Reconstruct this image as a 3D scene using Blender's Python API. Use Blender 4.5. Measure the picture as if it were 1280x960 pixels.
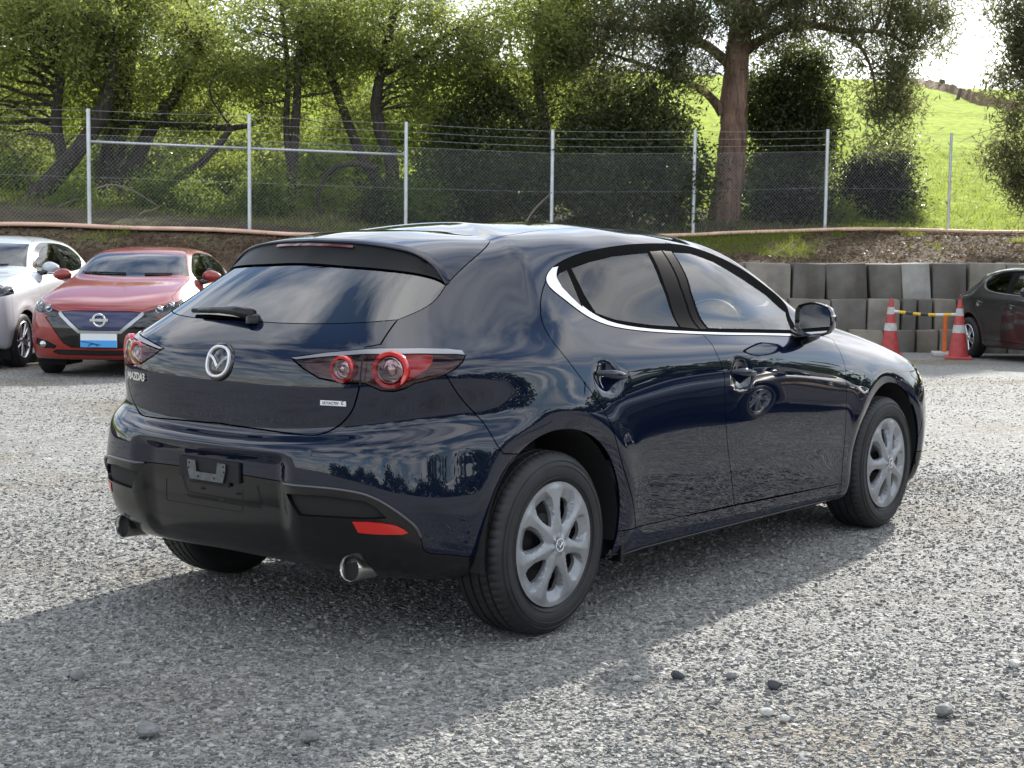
import bpy, bmesh, math, random
import numpy as np
from mathutils import Vector, Matrix, Euler
from mathutils.geometry import delaunay_2d_cdt
R_ = math.radians
SC = bpy.context.scene
COL = SC.collection
for o in list(bpy.data.objects): bpy.data.objects.remove(o)
rng = np.random.default_rng(7); random.seed(7)

# ------------------------------------------------------------------ camera
CAMP = np.array([-4.237, -3.94, 1.327])
CR = np.array([[.6100, -.7923, .0120], [.0624, .0630, .9961], [.7900, .6068, -.0879]])
CR[2] /= np.linalg.norm(CR[2]); CR[0] -= CR[2]*CR[0].dot(CR[2]); CR[0] /= np.linalg.norm(CR[0]); CR[1] = np.cross(CR[0], CR[2])
if CR[1][2] < 0: CR[1] = -CR[1]
FPX = 1927.0
cam = bpy.data.cameras.new('camera'); camo = bpy.data.objects.new('camera', cam); COL.objects.link(camo)
cam.sensor_width = 36; cam.lens = FPX/1280*36; cam.clip_end = 3000; cam.clip_start = .05
camo.matrix_world = Matrix(((CR[0][0], CR[1][0], -CR[2][0], CAMP[0]), (CR[0][1], CR[1][1], -CR[2][1], CAMP[1]), (CR[0][2], CR[1][2], -CR[2][2], CAMP[2]), (0, 0, 0, 1)))
cam.dof.use_dof = True; cam.dof.focus_distance = 5.6; cam.dof.aperture_fstop = 16.0
SC.camera = camo
def at(px, py, depth):
    """world point of a place measured in the survey photo at a given distance"""
    return CAMP + depth*(CR[2] + CR[0]*(px-640)/FPX - CR[1]*(py-480)/FPX)
def depth_xy(px, depth):
    p = at(px, 480, depth); return p[0], p[1]

# ------------------------------------------------------------------ world + sun
SUN_DIR = np.array([1.0, .20, .50]); SUN_DIR /= np.linalg.norm(SUN_DIR)      # towards the sun
EL = math.asin(SUN_DIR[2]); AZ = math.atan2(SUN_DIR[1], SUN_DIR[0])
W = bpy.data.worlds.new('World'); SC.world = W; W.use_nodes = True
nt = W.node_tree; nt.nodes.clear()
def wn(t, **k):
    n = nt.nodes.new(t)
    for a, b in k.items(): setattr(n, a, b)
    return n
wo = wn('ShaderNodeOutputWorld'); bg1 = wn('ShaderNodeBackground'); bg2 = wn('ShaderNodeBackground'); mixw = wn('ShaderNodeMixShader')
sky = wn('ShaderNodeTexSky', sky_type='NISHITA'); sky.sun_disc = False; sky.sun_elevation = EL; sky.sun_rotation = math.pi/2-AZ
sky.air_density = 1.0; sky.dust_density = .6; sky.ozone_density = 2.0
nt.links.new(sky.outputs[0], bg1.inputs[0]); bg1.inputs[1].default_value = .15
tc = wn('ShaderNodeTexCoord'); sep = wn('ShaderNodeSeparateXYZ'); nt.links.new(tc.outputs['Generated'], sep.inputs[0])
den = wn('ShaderNodeMath', operation='ADD'); den.inputs[1].default_value = .16
mx0 = wn('ShaderNodeMath', operation='MAXIMUM'); mx0.inputs[1].default_value = 0
nt.links.new(sep.outputs[2], mx0.inputs[0]); nt.links.new(mx0.outputs[0], den.inputs[0])
dv = wn('ShaderNodeVectorMath', operation='DIVIDE'); cmb = wn('ShaderNodeCombineXYZ')
for i in range(3): nt.links.new(den.outputs[0], cmb.inputs[i])
nt.links.new(tc.outputs['Generated'], dv.inputs[0]); nt.links.new(cmb.outputs[0], dv.inputs[1])
mp = wn('ShaderNodeMapping'); mp.inputs['Scale'].default_value = (1, 1, 0); mp.inputs['Location'].default_value = (11, 4, 0)
nt.links.new(dv.outputs[0], mp.inputs[0])
nz = wn('ShaderNodeTexNoise'); nz.inputs['Scale'].default_value = 1.9; nz.inputs['Detail'].default_value = 7; nz.inputs['Roughness'].default_value = .55; nz.inputs['Distortion'].default_value = .4
nt.links.new(mp.outputs[0], nz.inputs[0])
rp = wn('ShaderNodeValToRGB'); rp.color_ramp.elements[0].position = .41; rp.color_ramp.elements[1].position = .57
nt.links.new(nz.outputs[0], rp.inputs[0])
nz2 = wn('ShaderNodeTexNoise'); nz2.inputs['Scale'].default_value = 2.3; nz2.inputs['Detail'].default_value = 5
nt.links.new(mp.outputs[0], nz2.inputs[0])
cr2 = wn('ShaderNodeValToRGB'); cr2.color_ramp.elements[0].position = .3; cr2.color_ramp.elements[0].color = (.48, .52, .58, 1)
cr2.color_ramp.elements[1].position = .7; cr2.color_ramp.elements[1].color = (1, 1, 1, 1)
nt.links.new(nz2.outputs[0], cr2.inputs[0]); nt.links.new(cr2.outputs[0], bg2.inputs[0]); bg2.inputs[1].default_value = 1.6
nt.links.new(rp.outputs[0], mixw.inputs[0]); nt.links.new(bg1.outputs[0], mixw.inputs[1]); nt.links.new(bg2.outputs[0], mixw.inputs[2])
nt.links.new(mixw.outputs[0], wo.inputs[0])
sl = bpy.data.lights.new('sun', 'SUN'); sl.energy = 5.0; sl.angle = R_(1.2); sl.color = (1, .95, .87)
so = bpy.data.objects.new('sun', sl); COL.objects.link(so)
so.rotation_euler = Vector(-SUN_DIR).to_track_quat('-Z', 'Y').to_euler(); so.location = (20, 4, 30)
SC.view_settings.view_transform = 'Standard'; SC.view_settings.look = 'None'; SC.view_settings.gamma = 1; SC.view_settings.exposure = 0.72
SC.render.engine = 'CYCLES'
SC.cycles.max_bounces = 8; SC.cycles.transparent_max_bounces = 24; SC.cycles.caustics_reflective = False; SC.cycles.caustics_refractive = False

# ------------------------------------------------------------------ materials
MATS = {}
def mat(name, color, rough=.5, metal=0, coat=0, spec=.5, bump=None, vary=None, coat_ior=1.5):
    """plain principled material; vary=(scale, amount): noise variation of the colour; bump=(scale, strength, dist)"""
    if name in MATS: return MATS[name]
    m = bpy.data.materials.new(name); m.use_nodes = True; n = m.node_tree.nodes; l = m.node_tree.links; b = n['Principled BSDF']
    b.inputs['Base Color'].default_value = (*color, 1); b.inputs['Roughness'].default_value = rough; b.inputs['Metallic'].default_value = metal
    b.inputs['Coat Weight'].default_value = coat; b.inputs['Coat Roughness'].default_value = .01; b.inputs['Coat IOR'].default_value = coat_ior; b.inputs['Specular IOR Level'].default_value = spec
    t = n.new('ShaderNodeTexCoord')
    if vary:
        a = n.new('ShaderNodeTexNoise'); a.inputs['Scale'].default_value = vary[0]; a.inputs['Detail'].default_value = 6; l.new(t.outputs['Object'], a.inputs[0])
        h = n.new('ShaderNodeMapRange'); h.inputs['From Min'].default_value = .3; h.inputs['From Max'].default_value = .7; h.inputs['To Min'].default_value = 1-vary[1]; h.inputs['To Max'].default_value = 1+vary[1]
        l.new(a.outputs[0], h.inputs[0]); x = n.new('ShaderNodeVectorMath'); x.operation = 'SCALE'; x.inputs[0].default_value = color
        l.new(h.outputs[0], x.inputs['Scale']); l.new(x.outputs[0], b.inputs['Base Color'])
    if bump:
        a = n.new('ShaderNodeTexNoise'); a.inputs['Scale'].default_value = bump[0]; a.inputs['Detail'].default_value = 5; l.new(t.outputs['Object'], a.inputs[0])
        p = n.new('ShaderNodeBump'); p.inputs['Strength'].default_value = bump[1]; p.inputs['Distance'].default_value = bump[2]
        l.new(a.outputs[0], p.inputs['Height']); l.new(p.outputs[0], b.inputs['Normal'])
    MATS[name] = m; return m
def glassmat(name, tint, ior=1.5, refl=1.0):
    """thin pane: tinted see-through plus fresnel mirror"""
    if name in MATS: return MATS[name]
    m = bpy.data.materials.new(name); m.use_nodes = True; n = m.node_tree.nodes; l = m.node_tree.links; n.clear()
    o = n.new('ShaderNodeOutputMaterial'); tr = n.new('ShaderNodeBsdfTransparent'); g = n.new('ShaderNodeBsdfGlossy'); f = n.new('ShaderNodeFresnel'); mx = n.new('ShaderNodeMixShader')
    tr.inputs[0].default_value = (*tint, 1); g.inputs['Roughness'].default_value = 0.0; g.inputs[0].default_value = (refl, refl, refl, 1); f.inputs[0].default_value = ior
    l.new(f.outputs[0], mx.inputs[0]); l.new(tr.outputs[0], mx.inputs[1]); l.new(g.outputs[0], mx.inputs[2]); l.new(mx.outputs[0], o.inputs[0])
    MATS[name] = m; return m

# ------------------------------------------------------------------ object helpers
def tag(o, label=None, cat=None, group=None, kind=None):
    if label: o['label'] = label
    if cat: o['category'] = cat
    if group: o['group'] = group
    if kind: o['kind'] = kind
    return o
def empty(name, loc=(0, 0, 0), rz=0, parent=None):
    o = bpy.data.objects.new(name, None); COL.objects.link(o); o.location = loc; o.rotation_euler = (0, 0, rz); o.empty_display_size = .2
    if parent: o.parent = parent
    return o
def link(name, me, m=None, parent=None, loc=None):
    o = bpy.data.objects.new(name, me); COL.objects.link(o)
    if m is not None:
        me.materials.clear() if False else None
        if len(me.materials) == 0: me.materials.append(m)
    if parent: o.parent = parent
    if loc is not None: o.location = loc
    return o
def mesh_np(name, V, Fc, smooth=True, normals=None):
    """V (n,3); Fc list of faces or an int array (m,3|4)"""
    me = bpy.data.meshes.new(name); V = np.asarray(V, np.float32)
    if isinstance(Fc, np.ndarray):
        k = Fc.shape[1]; me.vertices.add(len(V)); me.vertices.foreach_set('co', V.ravel())
        me.loops.add(Fc.size); me.loops.foreach_set('vertex_index', Fc.astype(np.int32).ravel())
        me.polygons.add(len(Fc)); me.polygons.foreach_set('loop_start', np.arange(0, Fc.size, k, dtype=np.int32))
        me.update(calc_edges=True)
    else:
        me.from_pydata([tuple(map(float, v)) for v in V], [], Fc); me.update()
    me.polygons.foreach_set('use_smooth', np.full(len(me.polygons), smooth))
    if normals is not None: me.normals_split_custom_set_from_vertices([tuple(map(float, q)) for q in normals])
    return me
class MB:
    """collects simple solids and builds ONE mesh"""
    def __init__(s): s.v = []; s.f = []
    def add(s, v, f):
        o = len(s.v); s.v += [tuple(map(float, p)) for p in v]; s.f += [tuple(i+o for i in q) for q in f]; return s
    def box(s, c, d, rot=None, taper=1.0):
        x, y, z = d[0]/2, d[1]/2, d[2]/2
        v = [(-x, -y, -z), (x, -y, -z), (x, y, -z), (-x, y, -z), (-x*taper, -y*taper, z), (x*taper, -y*taper, z), (x*taper, y*taper, z), (-x*taper, y*taper, z)]
        M = rot if rot is not None else Matrix.Identity(3)
        return s.add([M @ Vector(p)+Vector(c) for p in v], [(0, 3, 2, 1), (4, 5, 6, 7), (0, 1, 5, 4), (1, 2, 6, 5), (2, 3, 7, 6), (3, 0, 4, 7)])
    def tube(s, pts, rad, n=8, caps=True):
        pts = [Vector(p) for p in pts]; rad = rad if hasattr(rad, '__len__') else [rad]*len(pts)
        rings = []; up = Vector((0, 0, 1)); prev = None
        for i, p in enumerate(pts):
            t = (pts[min(i+1, len(pts)-1)]-pts[max(i-1, 0)]).normalized()
            a = prev if prev is not None else (up if abs(t.z) < .9 else Vector((1, 0, 0)))
            a = (a-t*a.dot(t)).normalized(); prev = a; b = t.cross(a)
            rings.append([p+(a*math.cos(k*2*math.pi/n)+b*math.sin(k*2*math.pi/n))*rad[i] for k in range(n)])
        v = [q for r in rings for q in r]; f = []
        for i in range(len(pts)-1):
            for k in range(n): f.append((i*n+k, i*n+(k+1) % n, (i+1)*n+(k+1) % n, (i+1)*n+k))
        if caps: f += [tuple(range(n))[::-1], tuple(range((len(pts)-1)*n, len(pts)*n))]
        return s.add(v, f)
    def lathe(s, prof, n=48, axis='y', c=(0, 0, 0), closed=False):
        """prof: (r, h) list"""
        v = []; m = len(prof)
        for k in range(n):
            a = k*2*math.pi/n
            for r, h in prof:
                p = {'y': (r*math.cos(a), h, r*math.sin(a)), 'z': (r*math.cos(a), r*math.sin(a), h), 'x': (h, r*math.cos(a), r*math.sin(a))}[axis]
                v.append((p[0]+c[0], p[1]+c[1], p[2]+c[2]))
        f = []
        for k in range(n):
            for i in range(m if closed else m-1):
                j = (i+1) % m; f.append((k*m+i, k*m+j, ((k+1) % n)*m+j, ((k+1) % n)*m+i))
        return s.add(v, f)
    def ribbon(s, A, B):
        n = len(A); return s.add(list(A)+list(B), [(i, i+1, n+i+1, n+i) for i in range(n-1)])
    def mesh(s, name, smooth=False, bevel=0, auto=None):
        me = bpy.data.meshes.new(name); me.from_pydata(s.v, [], s.f); me.update()
        bm = bmesh.new(); bm.from_mesh(me)
        bmesh.ops.recalc_face_normals(bm, faces=bm.faces)
        if bevel: bmesh.ops.bevel(bm, geom=list(bm.edges), offset=bevel, segments=2, affect='EDGES', profile=.6, clamp_overlap=True)
        if auto is not None:
            for f in bm.faces: f.smooth = True
            for e in bm.edges:
                if len(e.link_faces) == 2 and e.calc_face_angle(0) > auto: e.smooth = False
        else:
            for f in bm.faces: f.smooth = smooth
        bm.to_mesh(me); bm.free(); return me
    def build(s, name, m, parent=None, smooth=False, bevel=0, auto=None, loc=None):
        return link(name, s.mesh(name, smooth, bevel, auto), m, parent, loc)
def text_mesh(txt, size, extrude, spacing=1.0, shear=0, offset=0):
    cu = bpy.data.curves.new('t', 'FONT'); cu.body = txt; cu.size = size; cu.extrude = extrude; cu.align_x = 'CENTER'; cu.align_y = 'CENTER'; cu.space_character = spacing; cu.shear = shear; cu.offset = offset
    ob = bpy.data.objects.new('t', cu); COL.objects.link(ob); dg = bpy.context.evaluated_depsgraph_get()
    me = bpy.data.meshes.new_from_object(ob.evaluated_get(dg)); bpy.data.objects.remove(ob); bpy.data.curves.remove(cu); return me
def frame_from(n, up=(0, 0, 1)):
    """3x3 with columns right, up', normal"""
    n = Vector(n).normalized(); u = Vector(up); u = (u-n*u.dot(n)).normalized(); r = u.cross(n)
    return Matrix((r, u, n)).transposed()
def copy_tree(o, parent=None, mats=None):
    c = o.copy(); COL.objects.link(c); c.parent = parent
    for ch in list(o.children): copy_tree(ch, c)
    return c
# ------------------------------------------------------------------ terrain (metres: l = sideways, d = ahead of the surveyed spot)
FH = np.array([CR[2][0], CR[2][1]]); FH /= np.linalg.norm(FH); RH = np.array([FH[1], -FH[0]])
def ld(l, d): return CAMP[0]+FH[0]*d+RH[0]*l, CAMP[1]+FH[1]*d+RH[1]*l
def to_ld(x, y):
    q = np.array([x-CAMP[0], y-CAMP[1]]); return q @ RH, q @ FH
def yard_z(d, l=0): return -.0195*(np.sqrt((d-9.)**2+9)+(d-9.))/2*np.where(d > -50, 1, 1)+.0195*.24
CREST_PX = [(-900, 262, 23.0), (-300, 270, 25.6), (0, 282.5, 27.5), (112, 284.5, 28.0), (312, 291.5, 28.9), (370, 294.5, 29.2), (600, 298, 30.2), (870, 296, 31.4), (950, 291.5, 31.8), (1030, 288.5, 32.2), (1150, 289.5, 32.8), (1280, 292.5, 33.4), (1700, 296, 35.5), (2400, 296, 39)]
CRP = np.array([at(*c) for c in CREST_PX]); CRL = np.array([to_ld(p[0], p[1]) for p in CRP])
def crest(l): return np.interp(l, CRL[:, 0], CRL[:, 1]), np.interp(l, CRL[:, 0], CRP[:, 2])
WALL_D = 26.0; WALL_L0, WALL_L1 = 3.0, 15.0
def noise2(x, y, s=0):
    v = np.zeros_like(x, dtype=float)
    for k in range(5):
        a = 1.7*k+s; f = 1.9**k*.35; v += np.sin(x*f*1.3+a*3.1+1.7*np.sin(y*f*.9+a))*np.cos(y*f*1.1-a*2.3+1.3*np.sin(x*f*.7-a))/1.5**k
    return v/2.4
def grid_mesh(name, X, Y, Z, m, kind='structure'):
    n, k = X.shape; V = np.stack([X, Y, Z], -1).reshape(-1, 3); i = np.arange(n*k).reshape(n, k)
    Fc = np.stack([i[:-1, :-1], i[:-1, 1:], i[1:, 1:], i[1:, :-1]], -1).reshape(-1, 4)
    me = mesh_np(name, V, Fc)
    if me.polygons[len(me.polygons)//2].normal.z < 0: me.flip_normals()
    return tag(link(name, me, m), kind=kind)
def nodes_of(name):
    m = bpy.data.materials.new(name); m.use_nodes = True; return m, m.node_tree.nodes, m.node_tree.links, m.node_tree.nodes['Principled BSDF']
def ramp(n, stops):
    r = n.new('ShaderNodeValToRGB'); e = r.color_ramp.elements
    while len(e) < len(stops): e.new(.5)
    for q, (p, c) in zip(e, stops): q.position = p; q.color = (*c, 1)
    return r
def gravel_material():
    m, n, l, b = nodes_of('crushed grey gravel'); tc = n.new('ShaderNodeTexCoord')
    b.inputs['Roughness'].default_value = .85; b.inputs['Specular IOR Level'].default_value = .25
    big = n.new('ShaderNodeTexNoise'); big.inputs['Scale'].default_value = .55; big.inputs['Detail'].default_value = 5; l.new(tc.outputs['Object'], big.inputs[0])
    vs = []
    for sc in (48, 105):
        v = n.new('ShaderNodeTexVoronoi'); v.inputs['Scale'].default_value = sc; v.inputs['Randomness'].default_value = 1; l.new(tc.outputs['Object'], v.inputs['Vector']); vs.append(v)
    col = []
    for v, lo, hi in ((vs[0], (.10, .101, .097), (.40, .395, .37)), (vs[1], (.10, .10, .096), (.36, .355, .335))):
        s = n.new('ShaderNodeSeparateColor'); l.new(v.outputs['Color'], s.inputs[0])
        r = ramp(n, [(0, lo), (.35, tuple((a+c)/2*.85 for a, c in zip(lo, hi))), (1, hi)]); l.new(s.outputs[0], r.inputs[0]); col.append(r)
    fine = n.new('ShaderNodeTexNoise'); fine.inputs['Scale'].default_value = 9; fine.inputs['Detail'].default_value = 4; l.new(tc.outputs['Object'], fine.inputs[0])
    fm = n.new('ShaderNodeMapRange'); fm.inputs['From Min'].default_value = .42; fm.inputs['From Max'].default_value = .58; l.new(fine.outputs[0], fm.inputs[0])
    mx = n.new('ShaderNodeMix'); mx.data_type = 'RGBA'; l.new(fm.outputs[0], mx.inputs[0]); l.new(col[0].outputs[0], mx.inputs[6]); l.new(col[1].outputs[0], mx.inputs[7])
    dirt = ramp(n, [(.34, (.78, .70, .58)), (.47, (1, .99, .97)), (.70, (1.10, 1.10, 1.09))]); l.new(big.outputs[0], dirt.inputs[0])
    mu = n.new('ShaderNodeMix'); mu.data_type = 'RGBA'; mu.blend_type = 'MULTIPLY'; mu.inputs[0].default_value = 1; l.new(mx.outputs[2], mu.inputs[6]); l.new(dirt.outputs[0], mu.inputs[7]); l.new(mu.outputs[2], b.inputs['Base Color'])
    h = n.new('ShaderNodeMix'); l.new(fm.outputs[0], h.inputs[0])
    inv = []
    for v, k in ((vs[0], -1.0), (vs[1], -.6)):
        q = n.new('ShaderNodeMath'); q.operation = 'MULTIPLY'; q.inputs[1].default_value = k; l.new(v.outputs['Distance'], q.inputs[0]); inv.append(q)
    l.new(inv[0].outputs[0], h.inputs[2]); l.new(inv[1].outputs[0], h.inputs[3])
    bp = n.new('ShaderNodeBump'); bp.inputs['Strength'].default_value = .9; bp.inputs['Distance'].default_value = .02; l.new(h.outputs[0], bp.inputs['Height']); l.new(bp.outputs[0], b.inputs['Normal'])
    return m
def soil_material(name, stops, scale=3.0, fine=40, spec=.2, transl=0):
    m, n, l, b = nodes_of(name); tc = n.new('ShaderNodeTexCoord'); b.inputs['Roughness'].default_value = .95; b.inputs['Specular IOR Level'].default_value = spec
    a = n.new('ShaderNodeTexNoise'); a.inputs['Scale'].default_value = scale; a.inputs['Detail'].default_value = 10; a.inputs['Roughness'].default_value = .68; l.new(tc.outputs['Object'], a.inputs[0])
    r = ramp(n, stops); l.new(a.outputs[0], r.inputs[0])
    f = n.new('ShaderNodeTexNoise'); f.inputs['Scale'].default_value = fine; f.inputs['Detail'].default_value = 6; l.new(tc.outputs['Object'], f.inputs[0])
    fr = ramp(n, [(.3, (.55, .55, .55)), (.7, (1.35, 1.35, 1.35))]); l.new(f.outputs[0], fr.inputs[0])
    mu = n.new('ShaderNodeMix'); mu.data_type = 'RGBA'; mu.blend_type = 'MULTIPLY'; mu.inputs[0].default_value = 1; l.new(r.outputs[0], mu.inputs[6]); l.new(fr.outputs[0], mu.inputs[7]); l.new(mu.outputs[2], b.inputs['Base Color'])
    bp = n.new('ShaderNodeBump'); bp.inputs['Strength'].default_value = .8; bp.inputs['Distance'].default_value = .06; l.new(f.outputs[0], bp.inputs['Height']); l.new(bp.outputs[0], b.inputs['Normal'])
    if transl:
        t = n.new('ShaderNodeBsdfTranslucent'); l.new(mu.outputs[2], t.inputs[0]); mx = n.new('ShaderNodeMixShader'); mx.inputs[0].default_value = transl
        o = n['Material Output']; l.new(b.outputs[0], mx.inputs[1]); l.new(t.outputs[0], mx.inputs[2]); l.new(mx.outputs[0], o.inputs[0])
    return m
GRAVEL = gravel_material()
# yard: one sheet, finer near the car, reaching under the bank and far behind
dd = np.concatenate([np.linspace(-260, -12, 14), np.linspace(-8, 16, 130), np.linspace(16.5, 30, 28), [45, 70, 100]]); ll = np.concatenate([np.linspace(-260, -12, 10), np.linspace(-10, 10, 120), np.linspace(12, 260, 10)])
Dg, Lg = np.meshgrid(dd, ll, indexing='ij'); Xg, Yg = ld(Lg, Dg)
def yard_h(x, y, d):
    z = yard_z(d)+.012*noise2(x*1.1, y*1.1)*np.exp(-((d-5)/18)**2); k = np.clip((np.hypot((x-1.36)/1.6, y)-1.0)/.8, 0, 1); return z*k-.004
Zg = yard_h(Xg, Yg, Dg)
YARD = grid_mesh('gravel_yard', Xg, Yg, Zg, GRAVEL)
# earth bank from yard (or wall top) up to the fence line
ls = np.linspace(-22, 22, 260); ts = np.linspace(0, 1, 26)
BX = np.zeros((26, 260)); BY = BX.copy(); BZ = BX.copy()
WT = .985
for j, l in enumerate(ls):
    dc, zc = crest(l); wgt = float(sstep_(2.2, 3.2, l)) if False else float(np.clip((l-2.2)/.9, 0, 1))
    toe_d = (dc-4.6)*(1-wgt)+(WALL_D+.45)*wgt; toe_z = (yard_z(toe_d)-.15)*(1-wgt)+(WT-.10)*wgt
    for i, t in enumerate(ts):
        d = toe_d+(dc-toe_d)*t; prof = (t**.62)*(1-wgt)+(.35*t+.65*t**1.3)*wgt
        z = toe_z+(zc-toe_z)*prof
        nz_ = noise2(np.array([l*1.6]), np.array([d*1.6]))[0]*.10*math.sin(math.pi*min(1, t*1.0))+noise2(np.array([l*5.1]), np.array([d*5.1]), 2)[0]*.035*math.sin(math.pi*t)
        x, y = ld(l, d); BX[i, j], BY[i, j], BZ[i, j] = x, y, z+nz_
BANKM = soil_material('bank of soil and thin grass', [(.30, (.040, .027, .018)), (.48, (.090, .062, .042)), (.58, (.13, .10, .065)), (.68, (.10, .115, .040)), (.78, (.19, .17, .12))], .9, 22)
grid_mesh('earth_bank', BX, BY, BZ, BANKM)
# hillside behind
SKYPX = [(-1900, 60), (0, 66), (300, 76), (610, 88), (1060, 101), (1180, 111.5), (1300, 117), (1700, 130), (3200, 150)]
def hill_at(px, D):
    """height of the hill on the column px at distance D"""
    l0 = (px-640)/FPX; dcl = np.array([crest(l0*q) for q in (25, 30, 35)]);
    dc = 30.0
    for _ in range(6): dc = crest(l0*dc)[0]
    zc = crest(l0*dc)[1]; py = np.interp(px, [s[0] for s in SKYPX], [s[1] for s in SKYPX]); zs = at(px, py, 130)[2]
    t = (D-dc)/(130-dc); f = np.where(t < 1, t*(1.25-.25*t), 1+.75*(t-1)-.9*(t-1)**2)
    return zc-.03+(zs-zc)*f, dc
pxs = np.concatenate([np.linspace(-3200, -100, 24), np.linspace(-60, 1340, 120), np.linspace(1400, 4600, 24)]); tq = np.concatenate([np.linspace(0, 1, 60), np.linspace(1.03, 1.9, 14)])
HX = np.zeros((len(tq), len(pxs))); HY = HX.copy(); HZ = HX.copy()
for j, px in enumerate(pxs):
    _, dc = hill_at(px, 60)
    for i, t in enumerate(tq):
        D = dc+.0+(130-dc)*t; z = float(hill_at(px, D)[0]); x, y = ld((px-640)/FPX*D, D)
        HX[i, j], HY[i, j], HZ[i, j] = x, y, z+.35*noise2(np.array([x*.16]), np.array([y*.16]))[0]*min(1, t*4)*(1 if t < .8 else max(0, 1-(t-.8)*4))
def hill_fast(px, D):
    q = pxs; dc = np.interp(px, q, HDC); zc = np.interp(px, q, HZC); zs = np.interp(px, q, HZS); t = (D-dc)/(130-dc); return zc-.03+(zs-zc)*t*(1.25-.25*t)
HDC = np.array([hill_at(a, 60)[1] for a in pxs]); HZC = np.array([float(hill_at(a, d)[0])+.03 for a, d in zip(pxs, HDC)]); HZS = np.array([float(hill_at(a, 130)[0])+.03 for a in pxs])
HILLM = soil_material('bright pasture grass', [(.25, (.26, .36, .02)), (.5, (.37, .48, .03)), (.75, (.45, .53, .07))], .22, 3.0, .1, .30)
grid_mesh('grass_hillside', HX, HY, HZ, HILLM)

# bare ground under the trees: a sheet just above the pasture
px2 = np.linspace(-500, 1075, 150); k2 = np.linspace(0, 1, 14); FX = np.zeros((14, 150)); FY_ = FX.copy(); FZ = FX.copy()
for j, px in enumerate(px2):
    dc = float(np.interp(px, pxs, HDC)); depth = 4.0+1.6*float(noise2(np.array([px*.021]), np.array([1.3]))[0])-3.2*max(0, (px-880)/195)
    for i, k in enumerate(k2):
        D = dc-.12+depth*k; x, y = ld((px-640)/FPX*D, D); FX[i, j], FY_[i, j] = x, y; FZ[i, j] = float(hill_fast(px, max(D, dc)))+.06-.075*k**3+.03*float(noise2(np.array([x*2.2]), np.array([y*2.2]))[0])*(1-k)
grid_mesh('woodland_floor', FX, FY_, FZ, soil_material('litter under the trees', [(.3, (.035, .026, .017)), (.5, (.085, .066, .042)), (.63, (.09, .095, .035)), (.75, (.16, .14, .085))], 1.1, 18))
FY=np.array([0,.28,.54,.745,.88,.955,.99])
TX=np.array([0,.105,.228,.368,.509,.649,.772,.895,1.0])
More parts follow.
